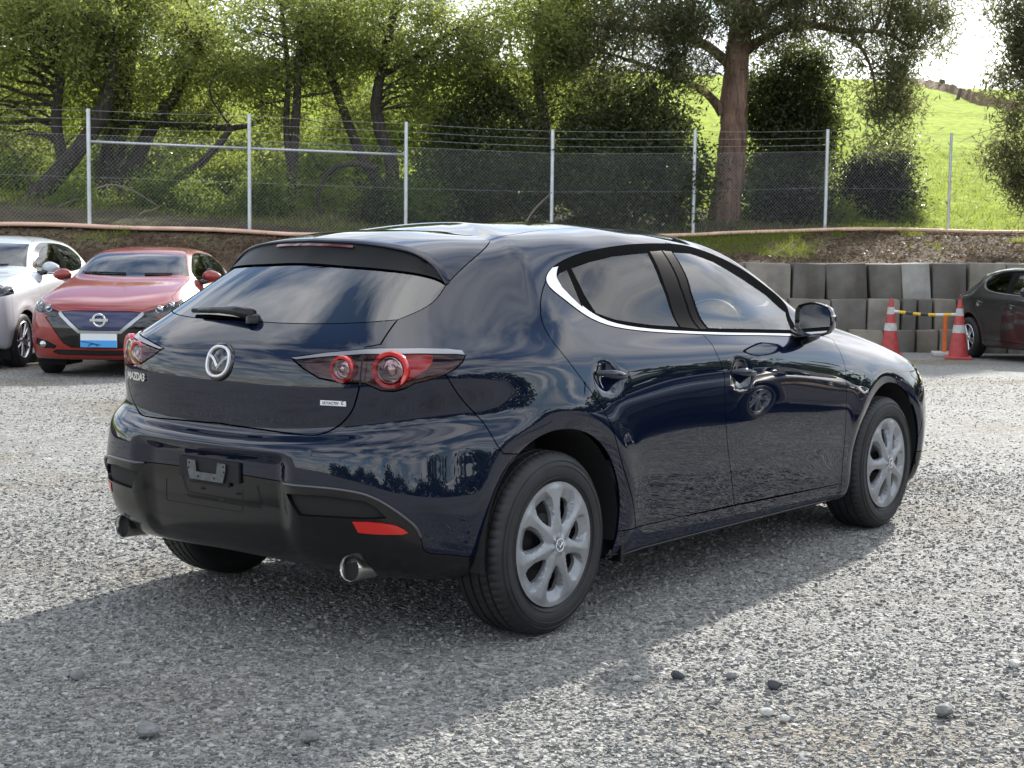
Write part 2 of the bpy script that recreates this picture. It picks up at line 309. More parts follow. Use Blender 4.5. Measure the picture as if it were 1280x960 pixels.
#        xr    zr    xa    xb    xf    zf     y7   y9   y11  y13  y15   z4   z7   z11  z15  fx(rear depth shape)
LV=[
 dict(xr=-.58,zr=.265,xa=.15,xb=3.00,xf=3.46,zf=.17,Y=[0.8,0.8,0.8,0.8,0.8],Z=[.23,.19,.18,.17]),
 dict(xr=-.675,zr=.28,xa=.15,xb=3.00,xf=3.54,zf=.19,Y=[0.845,0.838,0.838,0.845,0.84],Z=[.25,.21,.20,.19],wr=.85),
 dict(xr=-.75,zr=.345,xa=.15,xb=3.00,xf=3.585,zf=.27,Y=[0.875,0.856,0.856,0.875,0.865],Z=[.32,.285,.275,.27],wr=.895),
 dict(xr=-.785,zr=.43,xa=.15,xb=3.00,xf=3.615,zf=.38,Y=[0.888,0.868,0.868,0.878,0.88],Z=[.42,.39,.385,.38],wr=.912),
 dict(xr=-.805,zr=.53,xa=.15,xb=3.00,xf=3.63,zf=.49,Y=[0.897,0.877,0.877,0.887,0.885],Z=[.52,.50,.495,.49],wr=.912),
 dict(xr=-.805,zr=.63,xa=.15,xb=3.00,xf=3.62,zf=.58,Y=[0.9025,0.8825,0.8825,0.8925,0.88],Z=[.63,.61,.60,.585],wr=.892),
 dict(xr=-.785,zr=.685,xa=.15,xb=3.00,xf=3.60,zf=.65,Y=[0.8985,0.8845,0.8845,0.8905,0.87],Z=[.71,.70,.69,.66],wr=.882),
 dict(xr=-.735,zr=.70,xa=.15,xb=3.00,xf=3.57,zf=.69,Y=[0.893,0.884,0.884,0.884,0.855],Z=[.76,.76,.75,.71],wr=.865),
 dict(xr=-.735,zr=.76,xa=.15,xb=3.00,xf=3.52,zf=.73,Y=[0.885,0.8805,0.8805,0.874,0.835],Z=[.81,.81,.805,.76],wr=.86),
 dict(xr=-.735,zr=.86,xa=.15,xb=2.97,xf=3.42,zf=.775,Y=[0.868,0.8715,0.8715,0.855,0.8],Z=[.875,.875,.865,.805],wr=.865),
 dict(xr=-.72,zr=.955,xa=.14,xb=2.80,xf=3.15,zf=.855,Y=[0.845,0.85,0.85,0.825,0.74],Z=[.955,.945,.925,.882],wr=.86),
 dict(xr=-.67,zr=1.02,xa=.13,xb=2.40,xf=2.80,zf=.94,Y=[.815,.812,.810,.79,.725],Z=[1.01,1.01,.978,.962],wr=.80),
 dict(xr=-.59,zr=1.085,xa=.12,xb=2.04,xf=2.47,zf=1.005,Y=[.775,.775,.770,.758,.715],Z=[1.07,1.085,1.05,1.033],wr=.725),
 dict(xr=-.455,zr=1.18,xa=.13,xb=1.86,xf=2.20,zf=1.14,Y=[.698,.722,.726,.720,.668],Z=[1.16,1.185,1.165,1.145],wr=.64),
 dict(xr=-.31,zr=1.27,xa=.16,xb=1.62,xf=1.88,zf=1.295,Y=[.610,.653,.658,.645,.596],Z=[1.25,1.285,1.295,1.285],wr=.56),
 dict(xr=-.16,zr=1.338,xa=.22,xb=1.41,xf=1.60,zf=1.378,Y=[.505,.568,.578,.562,.508],Z=[1.318,1.36,1.378,1.365],wr=.48),
 dict(xr=.02,zr=1.372,xa=.32,xb=1.22,xf=1.36,zf=1.418,Y=[.33,.38,.39,.38,.33],Z=[1.36,1.394,1.42,1.412]),
 dict(xr=.22,zr=1.404,xa=.42,xb=1.05,xf=1.12,zf=1.432,Y=[.17,.19,.20,.19,.17],Z=[1.400,1.419,1.434,1.431]),
 dict(xr=.40,zr=1.419,xa=.50,xb=.88,xf=.92,zf=1.436,Y=[0,0,0,0,0],Z=[1.419,1.427,1.435,1.436]),
]
FXR=[0,.008,.045,.135,.315,.575,.83]
FXF=[0,.48,.80,.95,1.0]   # stations 15..19 from xb to xf
FYF=[1.0,.945,.68,.35,0]
def smooth_interp(xs,ys,x):
    return np.interp(x,xs,ys)
def cgrid():
    n=len(LV);G=np.zeros((n,20,3))
    for k,L in enumerate(LV):
        fx=np.array(L.get('fx',FXR));fy=np.array(L.get('fy',FY))
        D=L['xa']-L['xr'];w=L['Y'][0]
        for j in range(7):
            ww=L.get('wr',w);ww=ww if j<=4 else ww+(w-ww)*(j-4)/3
            G[k,j]=(L['xr']+fx[j]*D, ww*fy[j], L['zr']+(L['Z'][0]-L['zr'])*min(1,(fy[j]**2)/(.88**2)) if j<=4 else 0)
        for j in range(5,7):
            t=(j-4)/3.
            G[k,j,2]=L['Z'][0]+(L['Z'][1]-L['Z'][0])*t
        for i,j in enumerate(range(7,16)):
            x=L['xa']+(L['xb']-L['xa'])*TX[i]
            y=np.interp(j,[7,9,11,13,15],L['Y']); z=np.interp(j,[7,11,15],L['Z'][1:])
            G[k,j]=(x,y,z)
        yb=L['Y'][4]
        for i in range(1,5):
            G[k,15+i]=(L['xb']+(L['xf']-L['xb'])*FXF[i], yb*FYF[i], L['Z'][3]+(L['zf']-L['Z'][3])*(i/4))
    return G
def extend(G):
    # mirrored in u (y->-y), clamped low in v, mirrored at roof
    M=np.array([1,-1,1.])
    A=np.concatenate([G[:,1:2]*M,G,G[:,-2:-1]*M],1)
    lo=2*A[0:1]-A[1:2]; hi=A[-2:-1]*M
    return np.concatenate([lo,A,hi],0)
def bas(t):
    return np.stack([(1-t)**3,3*t**3-6*t**2+4,-3*t**3+3*t**2+3*t+1,t**3],-1)/6
def dbas(t):
    return np.stack([-(1-t)**2,3*t**2-4*t,-3*t**2+2*t+1,t**2],-1)/2
class Surf:
    def __init__(s,G):
        s.nv,s.nu=G.shape[:2]; s.C=extend(G)
    def ev(s,u,v,der=False):
        u=np.clip(np.asarray(u,float),0,s.nu-1-1e-9);v=np.clip(np.asarray(v,float),0,s.nv-1-1e-9)
        iu=np.floor(u).astype(int);iv=np.floor(v).astype(int);tu=u-iu;tv=v-iv
        B=bas(tu);A=bas(tv);blk=s.C[iv[...,None,None]+np.arange(4)[:,None],iu[...,None,None]+np.arange(4)[None,:]]
        S=np.einsum('...a,...b,...abc->...c',A,B,blk)
        if not der: return S
        Su=np.einsum('...a,...b,...abc->...c',A,dbas(tu),blk);Sv=np.einsum('...a,...b,...abc->...c',dbas(tv),B,blk)
        N=np.cross(Sv,Su);l=np.linalg.norm(N,axis=-1,keepdims=True);N=np.where(l>1e-6,N/np.maximum(l,1e-9),[0,0,1.])
        return S,N
def make(iters=2,relax=.8,G0=None):
    D=cgrid() if G0 is None else G0
    G=D.copy();vv,uu=np.meshgrid(np.arange(D.shape[0]),np.arange(D.shape[1]),indexing='ij')
    for _ in range(iters):
        S=Surf(G).ev(uu,vv); E=(D-S)*relax
        E[:,[0,-1],1]=0; E[-1,:,1]=0
        G=G+E
    return Surf(G)
UV={"lamp":[(1.331,10.104),(1.954,10.428),(2.64,10.682),(2.919,10.754),(3.655,10.806),(4.132,10.76),(4.362,10.653),(4.385,10.383),(4.312,10.061),(4.167,9.752),(3.983,9.511),(3.729,9.341),(3.502,9.224),(3.35,9.037),(3.174,8.937),(2.963,8.983),(2.794,9.135),(2.681,9.248),(2.578,9.263),(2.279,9.269),(1.866,9.405),(1.573,9.718)],
"lampstrip":[(1.331,10.104),(1.954,10.428),(2.64,10.682),(2.919,10.754),(3.655,10.806),(4.132,10.76),(4.362,10.653),(4.385,10.383),(4.23,10.428),(3.615,10.477),(2.641,10.413),(1.985,10.227),(1.424,10.026)],
"lampsplit":[(2.647,10.812),(2.595,9.987),(2.587,9.178)],
"lampred":[(3.337,10.475),(3.862,10.459),(3.809,10.108),(3.718,9.795),(3.573,9.578),(3.419,9.34),(3.254,9.528),(3.317,9.841)],
"ringin":[(2.237,9.83)],
"ringout":[(3.109,9.841)],
"glassbot":[(0.02,11.774),(0.801,11.764),(1.652,11.846),(2.451,11.996),(3.235,12.178)],
"glassright":[(3.235,12.178),(3.748,12.593),(4.016,12.914),(4.217,13.404)],
"glasstop":[(0.356,13.877),(1.211,13.837),(2.132,13.83),(3.332,13.769),(3.933,13.618),(4.217,13.404)],
"hatchupper":[(3.235,12.178),(3.077,11.611),(2.886,10.759)],
"hatchlower":[(2.584,9.263),(2.557,8.829),(2.468,8.202),(2.242,7.552),(1.923,6.984),(1.706,6.907),(0.885,7.305),(0.039,7.495)],
"spoilside":[(4.217,13.404),(4.76,14.178),(5.708,15.128)],
"roofseam":[(5.708,15.128),(5.631,15.334),(5.068,15.943),(3.875,16.516),(2.368,16.535),(0.807,16.479)],
"ditch":[(5.706,15.256),(7.314,15.322),(8.374,15.59),(9.566,15.69),(10.915,15.684)],
"bumperseam":[(4.016,9.518),(4.454,7.766),(4.862,5.679),(4.966,5.311)],
"flareR":[(4.479,3.413),(4.753,4.569),(5.006,5.423),(5.389,6.613),(5.821,7.349),(6.503,7.644),(7.099,7.274),(7.39,6.684),(7.502,5.873)],
"dlo_lo":[(7.783,13.696),(7.529,13.477),(7.383,13.265),(7.397,13.017),(7.665,12.62),(8.102,12.011),(8.602,11.639),(9.404,11.379),(10.437,11.189),(11.518,10.995),(12.718,10.752)],
"dlo_chr_in":[(7.983,13.738),(7.85,13.561),(7.746,13.323),(7.795,12.989),(7.995,12.58),(8.278,12.155),(8.704,11.806),(9.492,11.527),(10.549,11.343),(11.683,11.147),(12.862,10.925)],
"dlo_up":[(7.783,13.696),(8.238,13.949),(8.991,14.241),(10.047,14.45),(11.308,14.588),(12.656,14.69),(13.965,14.633),(14.732,14.255),(15.228,13.738),(15.441,13.225),(15.529,12.821),(15.287,12.445),(14.177,11.622)],
"glass_q":[(7.747,13.375),(7.914,13.522),(8.19,13.631),(8.123,13.05),(8.046,12.391),(7.871,12.759),(7.755,13.052)],
"glass_r":[(8.345,13.684),(8.945,13.884),(9.828,14.083),(11.138,14.195),(10.716,13.272),(10.306,11.868),(10.22,11.651),(9.607,11.722),(8.78,11.962),(8.351,12.216),(8.3,12.851)],
"glass_f":[(12.271,14.254),(13.088,14.236),(13.811,13.935),(14.312,13.424),(14.753,12.892),(14.785,12.199),(13.27,11.203),(11.971,11.401),(10.964,11.555),(11.461,12.968)],
"pil_r":[(11.307,14.268),(11.849,14.323),(11.195,13.087),(10.664,11.511),(10.267,11.63),(10.784,13.202)],
"pil_f":[(11.904,14.326),(12.277,14.308),(11.409,12.968),(10.894,11.525),(10.706,11.509),(11.246,13.087)],
"rdoor_rear":[(7.383,13.265),(6.989,12.822),(6.677,12.379),(6.494,11.949),(6.464,11.428),(6.549,10.771),(6.919,9.393),(7.264,7.93),(7.485,6.409),(7.731,4.934),(8.049,3.394),(8.226,2.164)],
"doorsplit":[(12.762,14.741),(11.313,13.136),(10.538,11.291),(9.972,9.964),(9.862,9.085),(9.85,8.21),(9.86,6.026),(9.93,4.653),(10.041,3.576),(10.211,2.116)],
"fdoor_front":[(12.718,10.752),(13.391,10.735),(13.784,10.528),(13.167,9.917),(12.794,9.064),(12.695,7.721),(12.66,5.619),(12.682,3.794),(12.677,2.333),(12.695,1.926)],
"sill_up":[(7.799,2.17),(8.216,2.184),(9.617,2.12),(11.015,2.019),(12.668,1.956)],
"lowb":[(0.146,4.328),(0.713,4.338),(1.377,4.301),(1.983,4.328),(2.402,4.311),(2.746,4.23),(2.942,4.102),(3.119,3.917),(3.336,3.59),(3.521,3.215)],
"lowb2":[(3.521,3.215),(3.601,2.836),(3.662,2.338),(4.017,2.199),(4.501,2.011)],
"reflector":[(2.536,3.347),(2.795,3.366),(3.023,3.341),(3.232,3.265),(3.351,3.143),(3.415,3.007),(3.318,2.943),(3.027,2.939),(2.797,2.95),(2.617,2.969)],
"vent":[(1.474,3.996),(2.127,4.08),(2.783,3.997),(2.949,3.813),(3.094,3.495),(2.736,3.439),(2.215,3.415),(1.67,3.359)],
"handle_r":[(7.281,9.202),(7.712,9.054),(8.113,8.936)],
"handle_f":[(9.968,8.557),(10.252,8.432),(10.531,8.331)],
"cup_r":[(7.614,8.909)],
"cup_f":[(10.2,8.371)],
"badge":[(0.0,9.75)],
"mazda":[],
"sky":[(2.145,8.537)],
"mirror":[(13.656,11.188)],
"fhandle":[(7.614,8.909)],
"archR":[(7.871,1.393),(7.897,2.017),(7.897,2.546),(7.884,3.038),(7.846,3.506),(7.783,3.951),(7.694,4.371),(7.592,4.755),(7.466,5.115),(7.314,5.44),(7.136,5.716),(6.895,5.932),(6.604,6.076),(6.262,6.112),(5.945,6.052),(5.704,5.884),(5.488,5.632),(5.311,5.32),(5.146,4.983),(5.007,4.623),(4.867,4.227),(4.766,3.795),(4.664,3.302),(4.588,2.786),(4.525,2.258),(4.449,1.645),(4.157,0.336)],
"archF":[(15.312,0.793),(15.35,1.609),(15.375,2.149),(15.375,2.63),(15.35,3.098),(15.299,3.554),(15.235,4.011),(15.147,4.467),(15.045,4.923),(14.919,5.356),(14.779,5.764),(14.614,6.136),(14.45,6.448),(14.285,6.628),(14.107,6.676),(13.955,6.568),(13.803,6.34),(13.651,6.016),(13.512,5.656),(13.398,5.26),(13.284,4.851),(13.195,4.431),(13.119,3.987),(13.068,3.53),(13.03,3.074),(13.017,2.618),(13.017,2.125),(13.043,1.573),(13.093,0.612)],
"gR0":[(7.96,1.285),(7.973,1.669),(7.985,1.993),(7.998,2.282),(7.998,2.558),(7.985,2.822),(7.973,3.074),(7.96,3.338),(7.935,3.59),(7.897,3.831),(7.871,4.071),(7.821,4.299),(7.783,4.527),(7.719,4.743),(7.668,4.947),(7.605,5.151),(7.529,5.356),(7.453,5.548),(7.377,5.728),(7.276,5.908),(7.174,6.076),(7.073,6.22),(6.946,6.352),(6.794,6.472),(6.616,6.544),(6.426,6.604),(6.236,6.616),(6.059,6.592),(5.907,6.532),(5.767,6.436),(5.64,6.316),(5.526,6.172),(5.425,5.992),(5.336,5.812),(5.235,5.62),(5.146,5.416),(5.07,5.211),(4.994,5.007),(4.918,4.803),(4.842,4.587),(4.779,4.371),(4.715,4.143),(4.664,3.915),(4.601,3.65),(4.55,3.386),(4.512,3.11),(4.474,2.834),(4.436,2.546),(4.398,2.258),(4.36,1.945),(4.297,1.573),(4.208,1.093),(4.005,0.336)],
"gR1":[(8.011,1.225),(8.023,1.633),(8.036,1.969),(8.049,2.282),(8.049,2.558),(8.036,2.834),(8.023,3.11),(8.011,3.374),(7.985,3.638),(7.947,3.891),(7.909,4.143),(7.871,4.383),(7.821,4.611),(7.77,4.839),(7.706,5.067),(7.643,5.284),(7.567,5.5),(7.491,5.716),(7.402,5.92),(7.314,6.124),(7.212,6.316),(7.098,6.496),(6.959,6.652),(6.807,6.785),(6.629,6.881),(6.439,6.941),(6.223,6.965),(6.033,6.941),(5.869,6.881),(5.729,6.773),(5.602,6.628),(5.488,6.448),(5.387,6.244),(5.286,6.028),(5.197,5.812),(5.108,5.584),(5.019,5.356),(4.943,5.139),(4.867,4.911),(4.791,4.683),(4.728,4.455),(4.664,4.227),(4.601,3.975),(4.538,3.71),(4.487,3.434),(4.436,3.146),(4.398,2.846),(4.36,2.558),(4.322,2.245),(4.272,1.921),(4.208,1.537),(4.094,1.009),(4.005,0.552)],
"gR2":[(8.049,1.165),(8.061,1.609),(8.074,1.957),(8.087,2.27),(8.087,2.57),(8.074,2.846),(8.061,3.122),(8.049,3.398),(8.023,3.674),(7.985,3.939),(7.947,4.191),(7.909,4.443),(7.859,4.683),(7.795,4.911),(7.732,5.151),(7.668,5.38),(7.592,5.608),(7.516,5.836),(7.428,6.052),(7.326,6.28),(7.225,6.496),(7.111,6.688),(6.984,6.869),(6.819,7.013),(6.642,7.109),(6.439,7.181),(6.223,7.205),(6.033,7.181),(5.856,7.121),(5.704,7.013),(5.577,6.845),(5.45,6.664),(5.349,6.436),(5.247,6.196),(5.159,5.956),(5.07,5.704),(4.981,5.464),(4.905,5.223),(4.829,4.983),(4.753,4.755),(4.69,4.515),(4.614,4.275),(4.563,4.023),(4.5,3.759),(4.449,3.47),(4.398,3.17),(4.348,2.87),(4.31,2.558),(4.259,2.245),(4.221,1.909),(4.145,1.501),(4.005,0.925),(4.005,0.672)],
"gR3":[(8.074,1.117),(8.099,1.585),(8.112,1.945),(8.112,2.27),(8.112,2.57),(8.112,2.858),(8.099,3.146),(8.074,3.434),(8.049,3.71),(8.023,3.975),(7.985,4.239),(7.935,4.491),(7.884,4.743),(7.833,4.983),(7.77,5.235),(7.694,5.476),(7.618,5.716),(7.542,5.956),(7.453,6.208),(7.352,6.448),(7.25,6.688),(7.123,6.905),(6.997,7.097),(6.832,7.241),(6.654,7.361),(6.439,7.421),(6.223,7.445),(6.021,7.433),(5.843,7.361),(5.691,7.253),(5.552,7.085),(5.425,6.881),(5.311,6.652),(5.209,6.388),(5.121,6.112),(5.045,5.836),(4.956,5.572),(4.867,5.32),(4.791,5.067),(4.715,4.815),(4.639,4.575),(4.576,4.323),(4.512,4.071),(4.462,3.795),(4.398,3.494),(4.348,3.194),(4.297,2.882),(4.259,2.57),(4.208,2.245),(4.157,1.885),(4.081,1.477),(4.005,1.033),(4.005,0.781)],
"gR4":[(8.125,1.033),(8.15,1.549),(8.163,1.933),(8.175,2.27),(8.175,2.582),(8.163,2.882),(8.15,3.17),(8.125,3.47),(8.099,3.759),(8.074,4.035),(8.023,4.311),(7.985,4.575),(7.935,4.839),(7.871,5.103),(7.808,5.356),(7.732,5.62),(7.656,5.884),(7.567,6.16),(7.478,6.436),(7.39,6.724),(7.276,6.989),(7.149,7.241),(7.022,7.445),(6.857,7.601),(6.667,7.709),(6.452,7.781),(6.223,7.805),(6.021,7.781),(5.831,7.721),(5.678,7.613),(5.526,7.445),(5.387,7.241),(5.26,6.977),(5.159,6.676),(5.07,6.352),(4.981,6.052),(4.905,5.74),(4.817,5.464),(4.74,5.187),(4.664,4.923),(4.588,4.659),(4.512,4.407),(4.449,4.131),(4.386,3.855),(4.335,3.554),(4.272,3.23),(4.221,2.906),(4.183,2.582),(4.132,2.245),(4.069,1.873),(4.005,1.465),(4.005,1.165),(4.005,0.913)],
"gF0":[(15.413,1.561),(15.426,1.861),(15.426,2.137),(15.426,2.39),(15.426,2.642),(15.413,2.882),(15.4,3.122),(15.375,3.362),(15.35,3.602),(15.324,3.843),(15.286,4.083),(15.235,4.323),(15.197,4.563),(15.147,4.815),(15.083,5.055),(15.02,5.296),(14.957,5.524),(14.881,5.764),(14.805,5.992),(14.728,6.22),(14.64,6.424),(14.551,6.616),(14.462,6.773),(14.374,6.893),(14.285,6.977),(14.196,7.013),(14.107,7.013),(14.031,6.977),(13.943,6.905),(13.867,6.785),(13.778,6.64),(13.702,6.46),(13.638,6.268),(13.562,6.052),(13.486,5.848),(13.423,5.632),(13.36,5.416),(13.309,5.199),(13.258,4.971),(13.207,4.755),(13.157,4.515),(13.119,4.287),(13.081,4.059),(13.043,3.819),(13.017,3.578),(13.005,3.338),(12.979,3.098),(12.967,2.858),(12.967,2.618),(12.967,2.366),(12.967,2.113),(12.979,1.825),(13.005,1.513)],
"gF1":[(15.476,1.513),(15.489,1.825),(15.489,2.113),(15.489,2.39),(15.489,2.642),(15.476,2.894),(15.464,3.146),(15.438,3.398),(15.4,3.65),(15.375,3.903),(15.337,4.155),(15.286,4.419),(15.248,4.683),(15.185,4.935),(15.134,5.199),(15.058,5.452),(14.995,5.716),(14.919,5.98),(14.843,6.256),(14.754,6.52),(14.665,6.761),(14.576,6.965),(14.475,7.133),(14.386,7.253),(14.285,7.337),(14.196,7.373),(14.107,7.373),(14.019,7.337),(13.93,7.253),(13.854,7.133),(13.765,6.989),(13.689,6.785),(13.613,6.568),(13.537,6.316),(13.461,6.064),(13.398,5.824),(13.334,5.584),(13.271,5.344),(13.22,5.103),(13.157,4.863),(13.119,4.623),(13.068,4.371),(13.03,4.131),(13.005,3.879),(12.967,3.626),(12.954,3.374),(12.929,3.122),(12.916,2.882),(12.916,2.618),(12.916,2.366),(12.916,2.089),(12.929,1.801),(12.954,1.465)],
"gF2":[(15.514,1.477),(15.527,1.813),(15.54,2.101),(15.54,2.378),(15.527,2.654),(15.514,2.906),(15.502,3.17),(15.476,3.422),(15.438,3.686),(15.413,3.951),(15.375,4.215),(15.324,4.479),(15.274,4.755),(15.223,5.019),(15.159,5.296),(15.096,5.572),(15.02,5.86),(14.944,6.148),(14.855,6.448),(14.767,6.736),(14.678,6.989),(14.576,7.205),(14.488,7.361),(14.386,7.481),(14.298,7.565),(14.196,7.613),(14.107,7.613),(14.019,7.565),(13.93,7.481),(13.841,7.373),(13.753,7.205),(13.676,7.013),(13.6,6.773),(13.524,6.508),(13.448,6.232),(13.372,5.956),(13.309,5.704),(13.245,5.44),(13.195,5.199),(13.131,4.947),(13.081,4.683),(13.043,4.431),(13.005,4.179),(12.967,3.927),(12.941,3.662),(12.916,3.41),(12.903,3.146),(12.891,2.882),(12.878,2.63),(12.878,2.354),(12.891,2.077),(12.903,1.777),(12.916,1.417)],
"gF3":[(15.565,1.441),(15.578,1.789),(15.578,2.089),(15.578,2.378),(15.565,2.654),(15.552,2.918),(15.54,3.182),(15.514,3.458),(15.476,3.722),(15.451,3.987),(15.4,4.263),(15.362,4.539),(15.312,4.827),(15.248,5.115),(15.185,5.404),(15.121,5.704),(15.045,6.004),(14.969,6.34),(14.881,6.664),(14.792,6.965),(14.69,7.217),(14.589,7.433),(14.5,7.589),(14.399,7.721),(14.298,7.805),(14.196,7.853),(14.107,7.853),(14.019,7.805),(13.917,7.721),(13.829,7.601),(13.74,7.433),(13.664,7.229),(13.588,6.989),(13.499,6.712),(13.423,6.412),(13.36,6.112),(13.284,5.824),(13.22,5.548),(13.169,5.284),(13.106,5.019),(13.055,4.755),(13.017,4.491),(12.967,4.227),(12.941,3.963),(12.903,3.698),(12.878,3.434),(12.865,3.17),(12.853,2.894),(12.84,2.63),(12.84,2.354),(12.853,2.065),(12.865,1.753),(12.878,1.381)],
"gF4":[(15.628,1.381),(15.641,1.753),(15.641,2.077),(15.641,2.378),(15.628,2.654),(15.616,2.942),(15.59,3.218),(15.565,3.494),(15.54,3.771),(15.502,4.059),(15.464,4.347),(15.413,4.647),(15.362,4.947),(15.299,5.247),(15.235,5.56),(15.159,5.896),(15.083,6.256),(15.007,6.628),(14.906,6.989),(14.817,7.289),(14.716,7.553),(14.614,7.769),(14.513,7.961),(14.412,8.105),(14.31,8.189),(14.209,8.237),(14.107,8.225),(14.006,8.177),(13.917,8.081),(13.816,7.949),(13.727,7.769),(13.638,7.553),(13.562,7.313),(13.474,7.025),(13.398,6.688),(13.322,6.352),(13.258,6.016),(13.195,5.716),(13.131,5.428),(13.068,5.139),(13.017,4.863),(12.967,4.587),(12.929,4.311),(12.891,4.023),(12.853,3.746),(12.827,3.47),(12.815,3.194),(12.802,2.918),(12.789,2.63),(12.789,2.342),(12.802,2.041),(12.815,1.717),(12.827,1.321)],
"fbump":[(15.35,3.266),(15.413,4.095),(15.451,5.187),(15.426,6.028)],
"headlamp":[(15.907,7.733),(16.49,7.709),(17.124,7.001),(17.606,6.232),(17.517,5.632),(16.985,5.62),(16.427,5.752),(15.565,6.04),(15.172,7.109),(15.134,7.517)],
"grille":[(19.0,6.22),(18.011,6.064),(17.555,5.488),(17.492,4.635),(17.694,3.446),(18.024,2.822),(19.0,2.738)],
"hoodside":[(16.706,8.934),(15.996,9.883),(15.781,10.891),(15.717,11.6),(15.806,12.26)],
"hoodfront":[(19.0,6.977),(17.999,6.869),(17.289,7.265),(16.706,8.934)],
"cowl":[(19.0,12.26),(17.783,12.296),(16.655,12.416),(15.806,12.26)],
"wsside":[(15.806,12.26),(15.92,12.801),(16.009,13.629),(15.996,14.374)],
"wstop":[(15.996,14.374),(17.479,14.386),(19.0,14.374)],
"roofside":[(11.712,15.562),(13.765,15.322),(15.324,14.962),(15.996,14.374)],
"lowf":[(19.0,2.294),(17.682,2.294),(16.795,2.378),(15.666,2.558),(15.4,2.558)]}
# ------------------------------------------------------------------ hatchback body: spline surface cut into panels
def sstep(a, b, x):
    t = np.clip((x-a)/(b-a), 0, 1); return t*t*(3-2*t)
AR, AF = (.03, .325), (2.735, .325)
def body_disp(P, u):
    x, y, z = P[..., 0], P[..., 1], P[..., 2]; d = np.zeros_like(x)
    for (cx, cz), rc in ((AR, .445), (AF, .425)):
        r = np.hypot(x-cx, z-cz); side = sstep(.60, .72, y)*sstep(4.2, 5.2, u)*sstep(.95, .86, z)
        d += side*(.007*np.exp(-(np.maximum(r-rc, 0)/.07)**2)-.24*.007*np.logaddexp(0, (rc-r)/.007))
    for cx, cz, rx, rz in ((.325, .868, .062, .050), (1.285, .831, .058, .048)):
        q = ((x-cx)/rx)**2+((z-cz)/rz)**2; d -= .017*np.exp(-q**1.6)*(y > .6)
    d -= .036*sstep(.40, .31, np.abs(y))*np.clip((z-.27)/.19, 0, 1)*sstep(.665, .615, z)*(x < 0)      # number plate recess
    return d
class Body:
    def __init__(s, S, disp=body_disp): s.S = S; s.d = disp
    def P(s, u, v):
        A, N = s.S.ev(u, v, True); return A+N*s.d(A, np.clip(u, 0, s.S.nu-1))[..., None]
    def PN(s, u, v):
        u = np.asarray(u, float); v = np.asarray(v, float); h = .012; um = s.S.nu-1; vm = s.S.nv-1
        P = s.P(u, v); Pu = s.P(np.minimum(u+h, um), v)-s.P(np.maximum(u-h, 0), v); Pv = s.P(u, np.minimum(v+h, vm))-s.P(u, np.maximum(v-h, 0))
        N = np.cross(Pv, Pu); l = np.linalg.norm(N, axis=-1, keepdims=True); N = np.where(l > 1e-9, N/np.maximum(l, 1e-12), [0, 0, 1.])
        sm = (u < 1e-6) | (u > um-1e-6) | (v > vm-1e-6); N[sm, 1] = 0; N /= np.maximum(np.linalg.norm(N, axis=-1, keepdims=True), 1e-9)
        return P, N
    def pt(s, uv, off=0, side=-1):
        P, N = s.PN(np.array([uv[0]]), np.array([uv[1]])); M = np.array([1, side, 1]); return P[0]*M+N[0]*M*off, N[0]*M
def in_poly(pts, poly):
    x, y = pts[:, 0], pts[:, 1]; ins = np.zeros(len(pts), bool); n = len(poly)
    for i in range(n):
        x1, y1 = poly[i]; x2, y2 = poly[(i+1) % n]
        if y1 == y2: continue
        c = ((y1 > y) != (y2 > y)) & (x < (x2-x1)*(y-y1)/(y2-y1)+x1); ins ^= c
    return ins
def smooth_line(l, n=3):
    """catmull-rom through points"""
    P = [np.array(p, float) for p in l]; out = []
    for i in range(len(P)-1):
        a, b, c, d = P[max(i-1, 0)], P[i], P[i+1], P[min(i+2, len(P)-1)]
        m1 = (c-a)/2; m2 = (d-b)/2; L = np.linalg.norm(c-b); 
        for m in (m1, m2):
            q = np.linalg.norm(m)
            if q > L*1.2: m *= L*1.2/q
        for k in range(n):
            t = k/n; out.append(b*(2*t**3-3*t**2+1)+m1*(t**3-2*t**2+t)+c*(-2*t**3+3*t**2)+m2*(t**3-t**2))
    out.append(P[-1]); return [tuple(q) for q in out]
